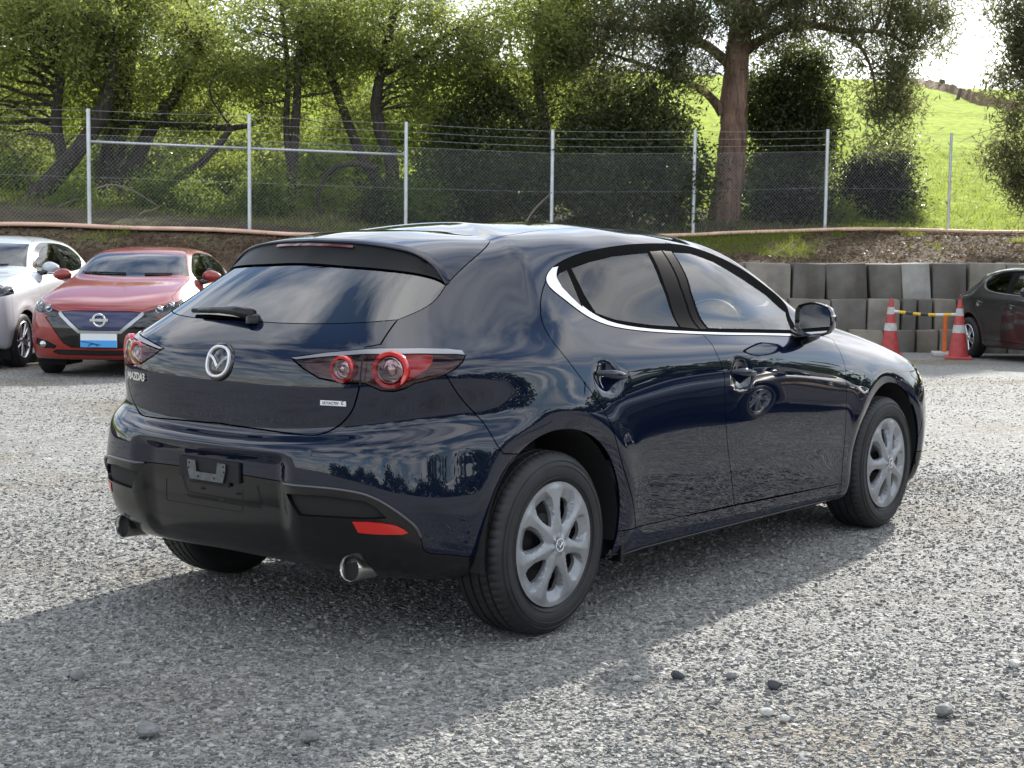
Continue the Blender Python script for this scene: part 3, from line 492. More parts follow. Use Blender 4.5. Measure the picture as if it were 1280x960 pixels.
def panelize(B, regions, du=.16, dv=.2, extra=(), guides=()):
    """regions: ordered (name, polygon in uv). Returns name -> (uv verts, tris)"""
    um, vm = B.S.nu-1, B.S.nv-1; V = []; E = []
    def addloop(poly):
        n = len(poly); st = len(V)
        q = []
        for i in range(n):
            a = np.array(poly[i]); b = np.array(poly[(i+1) % n]); k = max(1, int(np.ceil(max(abs(b-a)/[.17, .17]))))
            for j in range(k): q.append(a+(b-a)*j/k)
        for i, p in enumerate(q): V.append(p); E.append((st+i, st+(i+1) % len(q)))
    for nm, poly in regions: addloop(poly)
    addloop([(0, 0), (um, 0), (um, vm), (0, vm)])
    for gl in guides:
        st = len(V); V.extend(np.array(p) for p in gl); E.extend((st+i, st+i+1) for i in range(len(gl)-1))
    ec = np.array(V)
    gu, gv = np.meshgrid(np.arange(du/2, um, du), np.arange(dv/2, vm, dv)); g = np.stack([gu.ravel(), gv.ravel()], 1)
    for c, r, st in extra:
        a, b = np.meshgrid(np.arange(c[0]-r[0], c[0]+r[0], st), np.arange(c[1]-r[1], c[1]+r[1], st)); g = np.concatenate([g, np.stack([a.ravel(), b.ravel()], 1)])
    keep = np.ones(len(g), bool)
    for i in range(0, len(ec), 400):
        dd = np.abs(g[:, None]-ec[None, i:i+400]).max(2).min(1); keep &= dd > .045
    g = g[keep]; allv = [Vector(p) for p in V]+[Vector(p) for p in g]
    vo, eo, fo, _, _, _ = delaunay_2d_cdt(allv, E, [], 0, 1e-5, False)
    uv = np.array([(p.x, p.y) for p in vo]); T = []
    for f in fo:
        for k in range(1, len(f)-1): T.append((f[0], f[k], f[k+1]))
    T = np.array(T); c = uv[T].mean(1)
    ok = (c[:, 0] > 0) & (c[:, 0] < um) & (c[:, 1] > 0) & (c[:, 1] < vm); T = T[ok]; c = c[ok]
    a = uv[T]; ar = np.cross(a[:, 1]-a[:, 0], a[:, 2]-a[:, 0]); T[ar < 0] = T[ar < 0][:, ::-1]; T = T[np.abs(ar) > 1e-9]; c = uv[T].mean(1)
    un = np.ones(len(T), bool); out = {}
    for nm, poly in regions:
        m = un & in_poly(c, poly); un &= ~m; out[nm] = T[m] if nm not in out else np.concatenate([out[nm], T[m]])
    out['rest'] = T[un]; res = {}
    for nm, t in out.items():
        if len(t) == 0: continue
        ids, inv = np.unique(t, return_inverse=True); res[nm] = (np.clip(uv[ids], 0, [um, vm]), inv.reshape(-1, 3))
    return res
def panel_mesh(B, pan, gap=.0022, depth=.012, off=0, sides=(-1,), name='panel', rim=True):
    uv, T = pan; P, N = B.PN(uv[:, 0], uv[:, 1]); um, vm = B.S.nu-1, B.S.nv-1; P = P+N*off
    P = P.copy(); ed = {}
    for t in T:
        for i in range(3):
            a, b = t[i], t[(i+1) % 3]; k = (min(a, b), max(a, b)); ed.setdefault(k, []).append((a, b, t[(i+2) % 3]))
    be = [v[0] for v in ed.values() if len(v) == 1]
    seam = (uv[:, 0] < 1e-4) | (uv[:, 0] > um-1e-4) | (uv[:, 1] > vm-1e-4)
    be = [e for e in be if not (seam[e[0]] and seam[e[1]])]
    inw = np.zeros_like(P)
    for a, b, c in be:
        e = P[b]-P[a]; e /= max(np.linalg.norm(e), 1e-9); w = P[c]-P[a]; w = w-e*w.dot(e); w /= max(np.linalg.norm(w), 1e-9); inw[a] += w; inw[b] += w
    inw[seam, 1] = 0; l = np.linalg.norm(inw, axis=1, keepdims=True); inw = np.where(l > 1e-9, inw/np.maximum(l, 1e-9), 0)
    P = P+inw*gap
    VV, FF, NN = [], [], []
    for s in sides:
        M = np.array([1, s, 1.]); o = sum(len(v) for v in VV)
        VV.append(P*M); NN.append(N*M); t = T+o; t = t if s > 0 else t[:, ::-1]
        # internal frame: uv ccw triangles face inward for y>0 when N = Sv x Su, so flip
        FF += [tuple(q) for q in t[:, ::-1]]
        if rim and be:
            bi = sorted({i for e in be for i in e[:2]}); mp_ = {b: k for k, b in enumerate(bi)}; o2 = o+len(P)
            A = (P[bi])*M; Bq = (P[bi]-N[bi]*depth)*M; nn = -inw[bi]*M; VV += [A, Bq]; NN += [nn, nn]; k = len(bi)
            for a, b, c in be:
                q = (o2+mp_[a], o2+mp_[b], o2+k+mp_[b], o2+k+mp_[a]); FF.append(q if s > 0 else q[::-1])
    V = np.concatenate(VV); Nn = np.concatenate(NN); Nn /= np.maximum(np.linalg.norm(Nn, axis=1, keepdims=True), 1e-9)
    me = bpy.data.meshes.new(name); me.from_pydata([tuple(map(float, p)) for p in V], [], FF); me.update()
    me.polygons.foreach_set('use_smooth', np.ones(len(me.polygons), bool)); me.normals_split_custom_set_from_vertices([tuple(map(float, q)) for q in Nn])
    return me

SURF = make(); BODY = Body(SURF)
L = {k: smooth_line(v) if len(v) > 2 else v for k, v in UV.items()}
for k in ('lamp', 'lampstrip', 'reflector', 'vent', 'glass_q', 'glass_r', 'glass_f', 'pil_r', 'pil_f', 'lampred', 'headlamp', 'grille'): L[k] = UV[k]
rv = lambda l: list(reversed(l))
def end(l, u): return [(u, l[-1][1])]
def beg(l, u): return [(u, l[0][1])]
REG = [
 ('cut', L['archR']+[(L['archR'][-1][0], -1), (L['archR'][0][0], -1)]),
 ('cut', L['archF']+[(L['archF'][-1][0], -1), (L['archF'][0][0], -1)]),
 ('lamp_strip', L['lampstrip']), ('lamp', L['lamp']),
 ('rear_window', beg(L['glassbot'], -.5)+L['glassbot']+L['glassright'][1:]+rv(L['glasstop'])[1:]+beg(L['glasstop'], -.5)),
 ('header', beg(L['glasstop'], -.5)+L['glasstop']+L['spoilside'][1:]+L['roofseam'][1:]+end(L['roofseam'], -.5)),
 ('tailgate', end(L['hatchlower'], -.5)+rv(L['hatchlower'])+[L['lampsplit'][0]]+rv(L['hatchupper'])[1:]+L['glassright'][1:]+end(L['glassright'], -.5)),
 ('glass_q', L['glass_q']), ('glass_r', L['glass_r']), ('glass_f', L['glass_f']), ('pil_r', L['pil_r']), ('pil_f', L['pil_f']),
 ('chrome', L['dlo_lo']+rv(L['dlo_chr_in'])),
 ('frame', L['dlo_lo']+rv(L['dlo_up'])),
 ('sill', L['sill_up']+[(L['sill_up'][-1][0], .55), (L['sill_up'][0][0]-.02, .55)]),
 ('rear_door', L['rdoor_rear']+rv(L['doorsplit'])+rv([p for p in L['dlo_up'] if p[0] < L['doorsplit'][0][0]-.1])),
 ('front_door', L['doorsplit']+rv(L['fdoor_front'])+rv([p for p in L['dlo_up'] if p[0] > L['doorsplit'][0][0]+.1])),
 ('reflector', L['reflector']), ('vent', L['vent']),
 ('low_bumper', beg(L['lowb'], -.5)+L['lowb']+L['lowb2'][1:]+[(6, L['lowb2'][-1][1]), (6, -1), (-.5, -1)]),
 ('rear_bumper', end(L['hatchlower'], -.5)+rv(L['hatchlower'])+[UV['ringout'][0]]+L['bumperseam']+[(6.2, 5.0), (6.2, -1), (-.5, -1)]),
 ('windscreen', beg(L['cowl'], 19.5)+L['cowl']+L['wsside'][1:]+L['wstop'][1:]+end(L['wstop'], 19.5)),
 ('roof', end(L['roofseam'], -.5)+rv(L['roofseam'])+L['ditch']+L['roofside'][1:]+L['wstop'][1:]+end(L['wstop'], 20)+[(20, 19), (-.5, 19)]),
 ('headlamp', L['headlamp']),
 ('hood', beg(L['hoodfront'], 19.5)+L['hoodfront']+L['hoodside'][1:]+rv(L['cowl'])[1:]+beg(L['cowl'], 19.5)),
 ('grille', beg(L['grille'], 19.5)+L['grille']+end(L['grille'], 19.5)),
 ('low_front', beg(L['lowf'], 19.5)+L['lowf']+[(14.5, L['lowf'][-1][1]), (14.5, -1), (19.5, -1)]),
 ('front_bumper', [(15.0, -1), (15.0, 2.5)]+L['fbump']+[UV['headlamp'][0]]+rv(L['hoodfront'])[1:]+beg(L['hoodfront'], 19.5)+[(19.5, -1)]),
 ('fender', L['fdoor_front']+[(12.9, -1), (19.5, -1)]+[(19.5, L['cowl'][0][1])]+[L['hoodside'][-1]]),
]
PAN = panelize(BODY, REG, extra=[(UV['cup_r'][0], (.35, .9), .05), (UV['cup_f'][0], (.3, .9), .05), ((.7, 4.2), (.9, 2.2), .1)], guides=[UV[a+str(k)] for a in ('gR', 'gF') for k in range(5)])

PAN2 = panelize(BODY, [('lamp_red', L['lampred'])], 1.0, 1.0, extra=[((3.5, 9.8), (.9, 1.2), .1)])
PAINT = mat('navy paint', (.0036, .0072, .0205), .5, 0, 1.0, spec=0, coat_ior=1.58)
BLACKP = mat('black plastic', (.0065, .0065, .007), .24, spec=.35, bump=(900, .15, .001))
GLOSSB = mat('gloss black', (.006, .006, .007), .08, coat=.5)
SATIN = mat('satin pillar film', (.013, .012, .0115), .5, spec=.02)
CHROME = mat('chrome', (.86, .86, .87), .20, 1)
EMB = mat('emblem chrome', (.74, .74, .75), .34, .35)
SILV = mat('hubcap silver', (.30, .31, .325), .42, .5, .05, vary=(35, .08))
RUBBER = mat('tyre rubber', (.016, .016, .017), .62, vary=(14, .35), bump=(140, .2, .001))
DARK = mat('dark steel', (.02, .02, .022), .5, .4)
UNDER = mat('underbody', (.010, .010, .010), .85)
REDP = mat('red lamp plastic', (.58, .007, .009), .14, coat=1)
REDR = mat('red reflector', (.55, .018, .012), .2, coat=.6)
LAMPB = mat('smoked lamp housing', (.035, .005, .006), .22, coat=.5)
LENS = mat('clear lamp lens', (.55, .55, .56), .10, .8, vary=(60, .4))
STRIP = mat('lamp silver strip', (.26, .26, .275), .3, .8)
SEATM = mat('black seat cloth', (.016, .016, .017), .85)
MIRR = mat('mirror', (.7, .72, .75), .01, 1)
STEEL = mat('galvanised plate', (.12, .13, .14), .42, .85, vary=(40, .25))
WHITEB = mat('white badge', (.75, .75, .75), .3)
EXH = mat('exhaust steel', (.55, .53, .50), .18, 1)
G_PRIV = glassmat('privacy glass', (.16, .165, .17), 1.52)
G_REAR = glassmat('rear window glass', (.13, .135, .14), 1.95)
G_FRONT = glassmat('front door glass', (.60, .64, .63), 1.8)
G_LAMP = glassmat('lamp cover glass', (.78, .62, .62), 1.33)
G_HEAD = glassmat('headlamp glass', (.85, .87, .88), 1.5)

def make_wheel_meshes():
    # tyre: outer face towards -y, radius .318 (flattened a little), width .205
    n = 264; Rr = .319; w = .1025
    prof = [(.205, -.080), (.2165, -.092), (.232, -.105), (.262, -.109), (.285, -.104), (.300, -.095), (.3100, -.086), (.3155, -.078),
            (.3180, -.066), (.3185, -.060), (.3115, -.0585), (.3115, -.0525), (.3190, -.051), (.3195, -.024), (.3120, -.0225), (.3120, -.0155), (.3198, -.014), (.3198, .014),
            (.3120, .0155), (.3120, .0225), (.3195, .024), (.3190, .051), (.3115, .0525), (.3115, .0585), (.3185, .060), (.3155, .078), (.300, .095), (.262, .107), (.205, .085)]
    V = []; F = []; m = len(prof)
    for k in range(n):
        a = 2*math.pi*k/n; notch = (k % 4 == 0)
        for i, (r, h) in enumerate(prof):
            rr = r
            if notch and i in (6, 7, 8, 9): rr = r-.0045
            if (k+2) % 4 == 0 and i in (12, 13): rr = r-.003
            if notch and i in (16, 17): rr = r-.0025
            V.append((rr*math.cos(a), h, rr*math.sin(a)))
        for i in range(m-1):
            F.append((k*m+i, k*m+i+1, ((k+1) % n)*m+i+1, ((k+1) % n)*m+i))
    mb = MB().add(V, F)
    for r in (.232, .271, .288): mb.lathe([(r-.0018, -.1075+(.002 if r > .28 else 0)), (r, -.1100+(.006 if r > .28 else 0)), (r+.0018, -.1075+(.002 if r > .28 else 0))], 96)
    tyre = mb.mesh('tyre', smooth=True, auto=R_(40))
    # wheel cover, seven flared spokes
    ns = 7; pts = []; E = []
    def loop(l):
        st = len(pts); pts.extend(l); E.extend((st+i, st+(i+1) % len(l)) for i in range(len(l)))
    loop([(.2160*math.cos(2*math.pi*k/126), .2160*math.sin(2*math.pi*k/126)) for k in range(126)])
    hw = [(.073, 0), (.079, 5), (.088, 9), (.101, 12.2), (.118, 14.4), (.137, 15.2), (.152, 13.8), (.162, 9.8), (.166, 4)]
    holes = []
    for s in range(ns):
        c = math.pi/2+2*math.pi*(s+.5)/ns
        l = [(r*math.cos(c-R_(h)), r*math.sin(c-R_(h))) for r, h in hw]+[(r*math.cos(c+R_(h)), r*math.sin(c+R_(h))) for r, h in reversed(hw[1:])]
        loop(l); holes.append(l)
    for rr in np.arange(.012, .213, .0058):
        k = 7*max(4, int(2*math.pi*rr/.0060/7)); 
        for q in range(k):
            p = (rr*math.cos(2*math.pi*q/k), rr*math.sin(2*math.pi*q/k)); pts.append(p)
    vo, eo, fo, *_ = delaunay_2d_cdt([Vector(p) for p in pts], E, [], 0, 1e-6, False)
    P = np.array([(p.x, p.y) for p in vo]); T = np.array([(f[0], f[i], f[i+1]) for f in fo for i in range(1, len(f)-1)])
    c = P[T].mean(1); ok = np.hypot(c[:, 0], c[:, 1]) < .2159
    for h in holes: ok &= ~in_poly(c, h)
    T = T[ok]
    r = np.hypot(P[:, 0], P[:, 1]); th = np.degrees(np.arctan2(P[:, 1], P[:, 0])); ph = np.abs(((th-90+360/14) % (360/7))-360/14)   # deg from spoke centre
    w_ = np.interp(r, [0, .06, .085, .105, .13, .16, .185, .21], [30, 28, 16.8, 12.2, 9.6, 10.0, 14.2, 20]); out_ = np.clip((ph-w_+1.2)/2.4, 0, 1)
    top_ = .024-.013*(r/.2)**2-.0075*np.clip(ph/w_, 0, 1); low_ = np.interp(r, [0, .05, .08, .11, .155, .200, .213], [.022, .020, .010, -.004, -.015, .004, .006])
    H = top_*(1-out_)+low_*out_; e_ = sstep(.196, .213, r); H = H*(1-e_)+.004*e_
    H += .003*sstep(.037, .034, r)
    ids, inv = np.unique(T, return_inverse=True); V = np.stack([P[ids, 0], -H[ids], P[ids, 1]], 1); T = inv.reshape(-1, 3)
    ed = {}
    for t in T:
        for i in range(3):
            a, b = t[i], t[(i+1) % 3]; ed.setdefault((min(a, b), max(a, b)), []).append((a, b))
    be = [v[0] for v in ed.values() if len(v) == 1]; bi = sorted({i for e in be for i in e}); mpp = {b: k+len(V) for k, b in enumerate(bi)}
    low = V[bi].copy(); low[:, 1] += .013; low[:, [0, 2]] *= .992
    F = [tuple(t) for t in T]+[(a, b, mpp[b], mpp[a]) for a, b in be]
    cover = MB().add(np.concatenate([V, low]), F).mesh('wheel_cover', auto=R_(24))
    # steel wheel behind
    mb = MB().lathe([(.0, .012), (.06, .012), (.075, .02), (.10, .03), (.13, .022), (.165, .030), (.178, .05), (.19, .03), (.203, -.005), (.206, .0), (.206, .16), (.20, .17)], 56)
    for k in range(5):
        a = 2*math.pi*k/5+.3; mb.lathe([(.0, -.004), (.011, -.004), (.012, .016)], 8, c=(.055*math.cos(a), 0, .055*math.sin(a)))
    steel = mb.mesh('steel_wheel', auto=R_(35))
    # emblem on the hub
    mb = MB(); emblem(mb, .0235, .0026)
    em = mb.mesh('emblem', auto=R_(40))
    return tyre, cover, steel, em
def emblem(mb, s, t):
    """oval ring with a swept wing, in local x(right) y(up) z(out); s = half width"""
    n = 40; A = []; ring = []
    for k in range(n):
        a = 2*math.pi*k/n; ex = 2.35; ca, sa = math.cos(a), math.sin(a); f = (abs(ca)**ex+abs(sa)**ex)**(-1/ex)
        ring.append((f*ca*s, f*sa*s*.98))
    V = []; F = []
    for k, (x, y) in enumerate(ring):
        for q, (sc, z) in enumerate(((1.0, 0), (.985, t*.8), (.92, t), (.85, t*.8), (.82, 0))): V.append((x*sc, y*sc, z))
    for k in range(n):
        for q in range(4): F.append((k*5+q, ((k+1) % n)*5+q, ((k+1) % n)*5+q+1, k*5+q+1))
    mb.add(V, F)
    for sx in (1, -1):      # wing: from ring upper side swooping to the centre V
        top = [(.93, .42), (.72, .40), (.50, .30), (.30, .12), (.14, -.08), (0, -.20)]; bot = [(.90, .20), (.70, .18), (.46, .06), (.26, -.16), (.12, -.34), (0, -.50)]
        n = len(top); V = [(sx*x*s, y*s, t*.2) for x, y in top]+[(sx*(a[0]+b[0])/2*s, (a[1]+b[1])/2*s, t*1.1) for a, b in zip(top, bot)]+[(sx*x*s, y*s, t*.2) for x, y in bot]
        mb.add(V, [(i, i+1, n+i+1, n+i) for i in range(n-1)]+[(n+i, n+i+1, 2*n+i+1, 2*n+i) for i in range(n-1)])
WHEEL = make_wheel_meshes()
def wheel(root, x, side, ang=0, turn=0):
    e = empty('wheel', (x, side*.775, .3155), 0, root)
    e.rotation_euler = (0, 0, (0 if side < 0 else math.pi)+turn)
    t = link('tyre', WHEEL[0], RUBBER, e); t.rotation_euler = (0, ang*.3, 0)
    for nm, me, m in (('wheel_cover', WHEEL[1], SILV), ('steel_wheel', WHEEL[2], DARK)):
        o = link(nm, me, m, e, (0, -.0985 if nm == 'wheel_cover' else -.072, 0)); o.rotation_euler = (0, ang, 0)
    o = link('emblem', WHEEL[3], EMB, e, (0, -.1262, 0)); o.rotation_euler = (math.pi/2, ang, 0)
    o.rotation_mode = 'XYZ'; o.rotation_euler = Euler((math.pi/2, 0, 0)).to_matrix().to_euler(); 
    return e

def handle_mesh(p, n, fwd, ln=.155):
    """door pull bar arching over the cup; p = bar centre on the skin"""
    n = Vector(n); fwd = Vector(fwd); fwd = (fwd-n*fwd.dot(n)).normalized(); up = n.cross(fwd); up = up if up.z > 0 else -up
    V = []; F = []; m = 15; k = 10
    for i in range(m):
        t = i/(m-1); x = (t-.5)*ln*1.0; h = .030*math.sin(math.pi*min(1, max(0, t)))**.45; a = .0165*(math.sin(math.pi*(.06+.90*t))**.55)*(1.12-.35*t); b = .0105*(math.sin(math.pi*(.05+.9*t))**.5)
        c = Vector(p)+fwd*x+n*(h-.004)+up*(.004-.008*t)
        for q in range(k):
            an = 2*math.pi*q/k; V.append(c+up*a*math.cos(an)+n*b*math.sin(an))
    for i in range(m-1):
        for q in range(k): F.append((i*k+q, i*k+(q+1) % k, (i+1)*k+(q+1) % k, (i+1)*k+q))
    F += [tuple(range(k)), tuple(range((m-1)*k, m*k))]
    return MB().add(V, F)
def loft_patch(rows, name, m, parent, smooth=True, auto=None):
    n = len(rows[0]); V = [p for r in rows for p in r]; F = [(i*n+j, i*n+j+1, (i+1)*n+j+1, (i+1)*n+j) for i in range(len(rows)-1) for j in range(n-1)]
    return MB().add(V, F).build(name, m, parent, smooth=smooth, auto=auto)

def build_hatch(root, paint=PAINT, full=True):
    pm = lambda nm, sides=(-1,), **k: panel_mesh(BODY, PAN[nm], sides=sides, name=nm, **k)
    part = lambda nm, src, m, par, **k: link(nm, pm(src, **k), m, par)
    both = (-1, 1)
    # ---- rear end
    tg = part('tailgate', 'tailgate', paint, root, sides=both, gap=.0034)
    part('hatch_header', 'header', GLOSSB, tg, sides=both, gap=.001)
    part('rear_window', 'rear_window', G_REAR, tg, sides=both, gap=.001, depth=.004)
    rb = part('rear_bumper', 'rear_bumper', paint, root, sides=both)
    part('lower_trim', 'low_bumper', mat('bumper black', (.0065, .0065, .007), .17, spec=.5), rb, sides=both, gap=.001)
    for s in both:
        part('reflector', 'reflector', REDR, rb, sides=(s,), gap=.001, off=.003)
        part('vent_panel', 'vent', UNDER, rb, sides=(s,), gap=0, off=-.014, rim=False)
    # added grey tube standing in for the highlight on the black trim's raised edge
    tr = smooth_line(UV['lowb'][2:]+UV['lowb2'][1:2], 4)
    for s in both:
        A = [BODY.pt(p, .004, s)[0] for p in tr]; MB().tube(A, .0052, 6).build('trim_edge_highlight', mat('satin grey edge highlight', (.10, .10, .105), .3, .5), rb, smooth=True)
    # number plate bracket in the recess
    def rear_pt(y, z, off):
        return Vector((-.772-off, y, z))
    mb = MB(); mb.box((-.774, 0, .572), (.012, .30, .070)); mb.box((-.774, 0, .545), (.011, .20, .05)); mb.build('plate_recess', UNDER, rb, bevel=.004)
    pl = [(-.095, .600), (-.095, .575), (-.082, .535), (.082, .535), (.095, .575), (.095, .600), (.055, .600), (.050, .562), (-.050, .562), (-.055, .600)]
    mb = MB(); n = len(pl); mb.add([(-.790, y, z) for y, z in pl]+[(-.786, y, z) for y, z in pl], [tuple(range(n))[::-1], tuple(range(n, 2*n))]+[(i, (i+1) % n, n+(i+1) % n, n+i) for i in range(n)])
    o = mb.build('plate_bracket', STEEL, rb)
    for y, z in ((-.085, .590), (.085, .590), (-.088, .572), (.088, .572), (-.04, .547), (.04, .547)):
        MB().lathe([(0, -.7915), (.0035, -.7915), (.004, -.789)], 8, axis='x', c=(0, y, z)).build('bolt_hole', UNDER, rb)
    for y in (-.09, .09): MB().box((-.800, y, .480), (.004, .022, .006)).build('clip_slot', UNDER, rb)
    mb = MB(); pts = [(y, z) for y, z in ((-.19, .525), (-.19, .455), (-.185, .45), (.185, .45), (.19, .455), (.19, .525))]
    A = [(-.800+.0, y, z) for y, z in pts]; mb.tube(A, .0022, 5); mb.build('plate_pad_edge', BLACKP, rb)
    # parking sensor buttons
    for uv in ((1.9, 5.5),):
        for s in both:
            p, nn = BODY.pt(uv, .001, s); M = frame_from(nn); MB().add([M @ Vector((.011*math.cos(k*.5236), .011*math.sin(k*.5236), 0))+Vector(p) for k in range(12)], [tuple(range(12))]).build('sensor', paint, rb)
    # exhausts
    for s in both:
        e = MB().lathe([(.036, .16), (.041, .02), (.0425, 0), (.0415, -.003), (.0385, .0), (.037, .03), (.033, .16)], 32, axis='x', c=(0, 0, 0)).build('exhaust_tip', EXH, root, auto=R_(50), loc=(-.690, s*.570, .298)); e.rotation_euler = (0, R_(4), 0)
        MB().lathe([(0, .022), (.038, .022)], 24, axis='x').build('exhaust_bore', UNDER, e)
    # ---- tail lamps
    for s in both:
        la = empty('tail_lamp', (0, 0, 0), 0, root)
        link('lamp_housing', panel_mesh(BODY, PAN['lamp'], gap=.002, off=-.026, sides=(s,), rim=False), LAMPB, la)
        link('lamp_cover', panel_mesh(BODY, PAN['lamp'], gap=.0025, off=.001, depth=.020, sides=(s,)), G_LAMP, la)
        link('silver_strip', panel_mesh(BODY, PAN['lamp_strip'], gap=.002, off=.003, depth=.012, sides=(s,)), STRIP, la)
        for key, r in (('ringin', .0455), ('ringout', .0625)):
            p, nn = BODY.pt(UV[key][0], -.026, s); nn = Vector((nn[0]*1.2-.35, nn[1]*.8, 0)).normalized(); M = frame_from(nn)
            def put(mb): mb.v = [tuple(M @ Vector(v)+Vector(p)) for v in mb.v]; return mb
            put(MB().lathe([(r, 0), (r*.99, .016), (r*.94, .021), (r*.76, .019), (r*.70, .010), (r*.69, 0)], 40, axis='z')).build('red_ring', REDP, la, auto=R_(50))
            put(MB().lathe([(r*.695, .004), (r*.695, .017), (r*.66, .019), (r*.615, .016), (r*.60, .004)], 40, axis='z')).build('lens_bezel', CHROME, la, auto=R_(50))
            put(MB().lathe([(r*.64, .003), (r*.50, .007), (r*.34, .008), (r*.30, .018), (r*.16, .022), (0, .023)], 32, axis='z')).build('lens', LENS, la, auto=R_(50))
        sp = [BODY.pt(p, .0022, s)[0] for p in smooth_line(UV['lampsplit'], 5)]
        nrm = BODY.pt(UV['lampsplit'][1], 0, s)[1]; t = Vector((0, 1, 0)).cross(Vector(nrm)); w = Vector(nrm).cross(Vector((0, 0, 1)))*.003
        MB().ribbon([Vector(q)-w for q in sp], [Vector(q)+w for q in sp]).build('lamp_gap', UNDER, la)
        link('light_guide', panel_mesh(BODY, PAN2['lamp_red'], gap=0, off=-.012, sides=(s,), rim=False), REDP, la)
    # ---- roof spoiler
    yk = [0, .3, .55, .75, .88, .96, 1.0]; xk = [-.298, -.278, -.256, -.226, -.214, -.216, -.220]; zk = [1.348, 1.344, 1.332, 1.312, 1.275, 1.240, 1.203]
    rs = rv(smooth_line(UV['roofseam'], 4)); rows_a = []; K = 25
    seam = [BODY.pt((0, rs[0][1]), .002, 1)[0]]+[BODY.pt(p, .002, 1)[0] for p in rs]; sd = [BODY.pt(p, .004, 1)[0] for p in rv(smooth_line(UV['spoilside'], 6))]
    def resamp(Pp, n):
        Pp = np.array(Pp); d = np.r_[0, np.cumsum(np.linalg.norm(np.diff(Pp, axis=0), axis=1))]; return np.stack([np.interp(np.linspace(0, d[-1], n), d, Pp[:, i]) for i in range(3)], 1)
    seam = resamp(seam, K); tt = np.linspace(0, 1, K)
    edge = np.stack([np.interp(tt, yk, xk), .572*tt, np.interp(tt, yk, zk)], 1)
    for _ in range(3): edge[1:-1] = .5*edge[1:-1]+.25*(edge[:-2]+edge[2:])
    sd = resamp(sd, 11); rows = []
    for i in range(11):                       # seam (i=0) to edge (i=10); blended so the outer boundary follows the side joint
        t = i/10; base = seam*(1-t)+edge*t; crown = .012*np.sin(math.pi*t)*(1-tt**4)
        base[:, 2] += crown; base += (sd[i]-base[-1])*(tt**3)[:, None]; rows.append(base)
    rows = np.array(rows); R2 = np.concatenate([rows[:, ::-1]*[1, -1, 1], rows[:, 1:]], 1)
    lip = R2[-1]+[.004, 0, -.009]
    spo = loft_patch([list(map(tuple, r)) for r in R2]+[list(map(tuple, R2[-1]+[-.003, 0, -.004])), list(map(tuple, lip))], 'roof_spoiler', paint, tg)
    gt = smooth_line(UV['glasstop'], 4); gl = resamp([BODY.pt((0, gt[0][1]), .006, 1)[0]]+[BODY.pt(p, .006, 1)[0] for p in gt], K); gl = np.concatenate([gl[::-1]*[1, -1, 1], gl[1:]])
    mid = lip*.45+gl*.55+[.02, 0, .012]
    loft_patch([list(map(tuple, lip)), list(map(tuple, lip*.75+mid*.25+[0, 0, .002])), list(map(tuple, mid)), list(map(tuple, gl))], 'spoiler_underside', mat('spoiler black', (.004, .004, .004), .45, spec=.25), tg)
    sel = [i for i in range(len(lip)) if abs(lip[i][1]) < .20]; bl = [tuple(lip[i]*.94+mid[i]*.06+[-.006, 0, -.002]) for i in sel]; b2 = [tuple(lip[i]*.60+mid[i]*.40+[-.007, 0, 0]) for i in sel]
    MB().ribbon(bl, b2).build('brake_light', mat('dark red lens', (.12, .008, .008), .15, coat=1), tg)
    # ---- wiper
    wp, wn_ = BODY.pt((0, UV['glassbot'][0][1]+.10), .0, 1)
    g0 = Vector(wp)+Vector(wn_)*.012
    def gpt(y, up, off):
        uv_y = abs(y); c = np.linspace(0, 4, 200); v = UV['glassbot'][0][1]+up; P_ = BODY.P(c, np.full(200, v)); i = int(np.argmin(abs(P_[:, 1]-uv_y))); p, nn = BODY.pt((c[i], v), off, 1 if y > 0 else -1); return p
    MB().tube([gpt(-.045, .03, .022), gpt(.05, .12, .030), gpt(.16, .16, .026), gpt(.25, .17, .020)], [.022, .017, .011, .008], 8).build('wiper_arm', BLACKP, tg, smooth=True)
    MB().tube([gpt(-.03, .10, .018), gpt(.10, .20, .016), gpt(.30, .20, .014)], .008, 6).build('wiper_blade', UNDER, tg, smooth=True)
    MB().lathe([(0, .012), (.020, .010), (.026, 0), (.026, -.02)], 20, axis='z').build('wiper_cap', BLACKP, tg, smooth=True, loc=tuple(gpt(-.05, .0, .016)))
    # ---- badges
    p, nn = BODY.pt((0, UV['badge'][0][1]), .002, 1); M = frame_from(nn)
    mb = MB().lathe([(0, .004), (.061, .004), (.066, .0), (.066, -.02)], 40, axis='z'); mb.v = [tuple(M @ Vector(v)+Vector(p)) for v in mb.v]; mb.build('badge_seat', GLOSSB, tg, smooth=True)
    mb = MB(); emblem(mb, .057, .008); mb.v = [tuple(M @ Vector(v)+Vector(p)+M @ Vector((0, 0, .004))) for v in mb.v]; mb.build('emblem', EMB, tg, auto=R_(40))
    def lettering(txt, size, uv, s, m, name, off, ext, **k):
        me = text_mesh(txt, size, ext, **k); p, nn = BODY.pt(uv, off, s); M = frame_from(nn).to_4x4(); M.translation = Vector(p); me.transform(M); return link(name, me, m, tg)
    lettering('mazda3'.upper(), .038, (2.05, 8.85), 1, CHROME, 'lettering', .002, .002, spacing=.92, offset=.0012)
    p, nn = BODY.pt(UV['sky'][0], .003, -1); M = frame_from(nn); mb = MB().box((0, 0, 0), (.092, .016, .003)); mb.v = [tuple(M @ Vector(v)+Vector(p)) for v in mb.v]; mb.build('badge_plate', WHITEB, tg)
    lettering('SKYACTIV', .0130, (UV['sky'][0][0]-.045, UV['sky'][0][1]+.0), -1, UNDER, 'badge_lettering', .0052, .0004)
    lettering('G', .0165, (UV['sky'][0][0]+.165, UV['sky'][0][1]+.0), -1, UNDER, 'badge_lettering', .0052, .0004, shear=.3, offset=.0006)
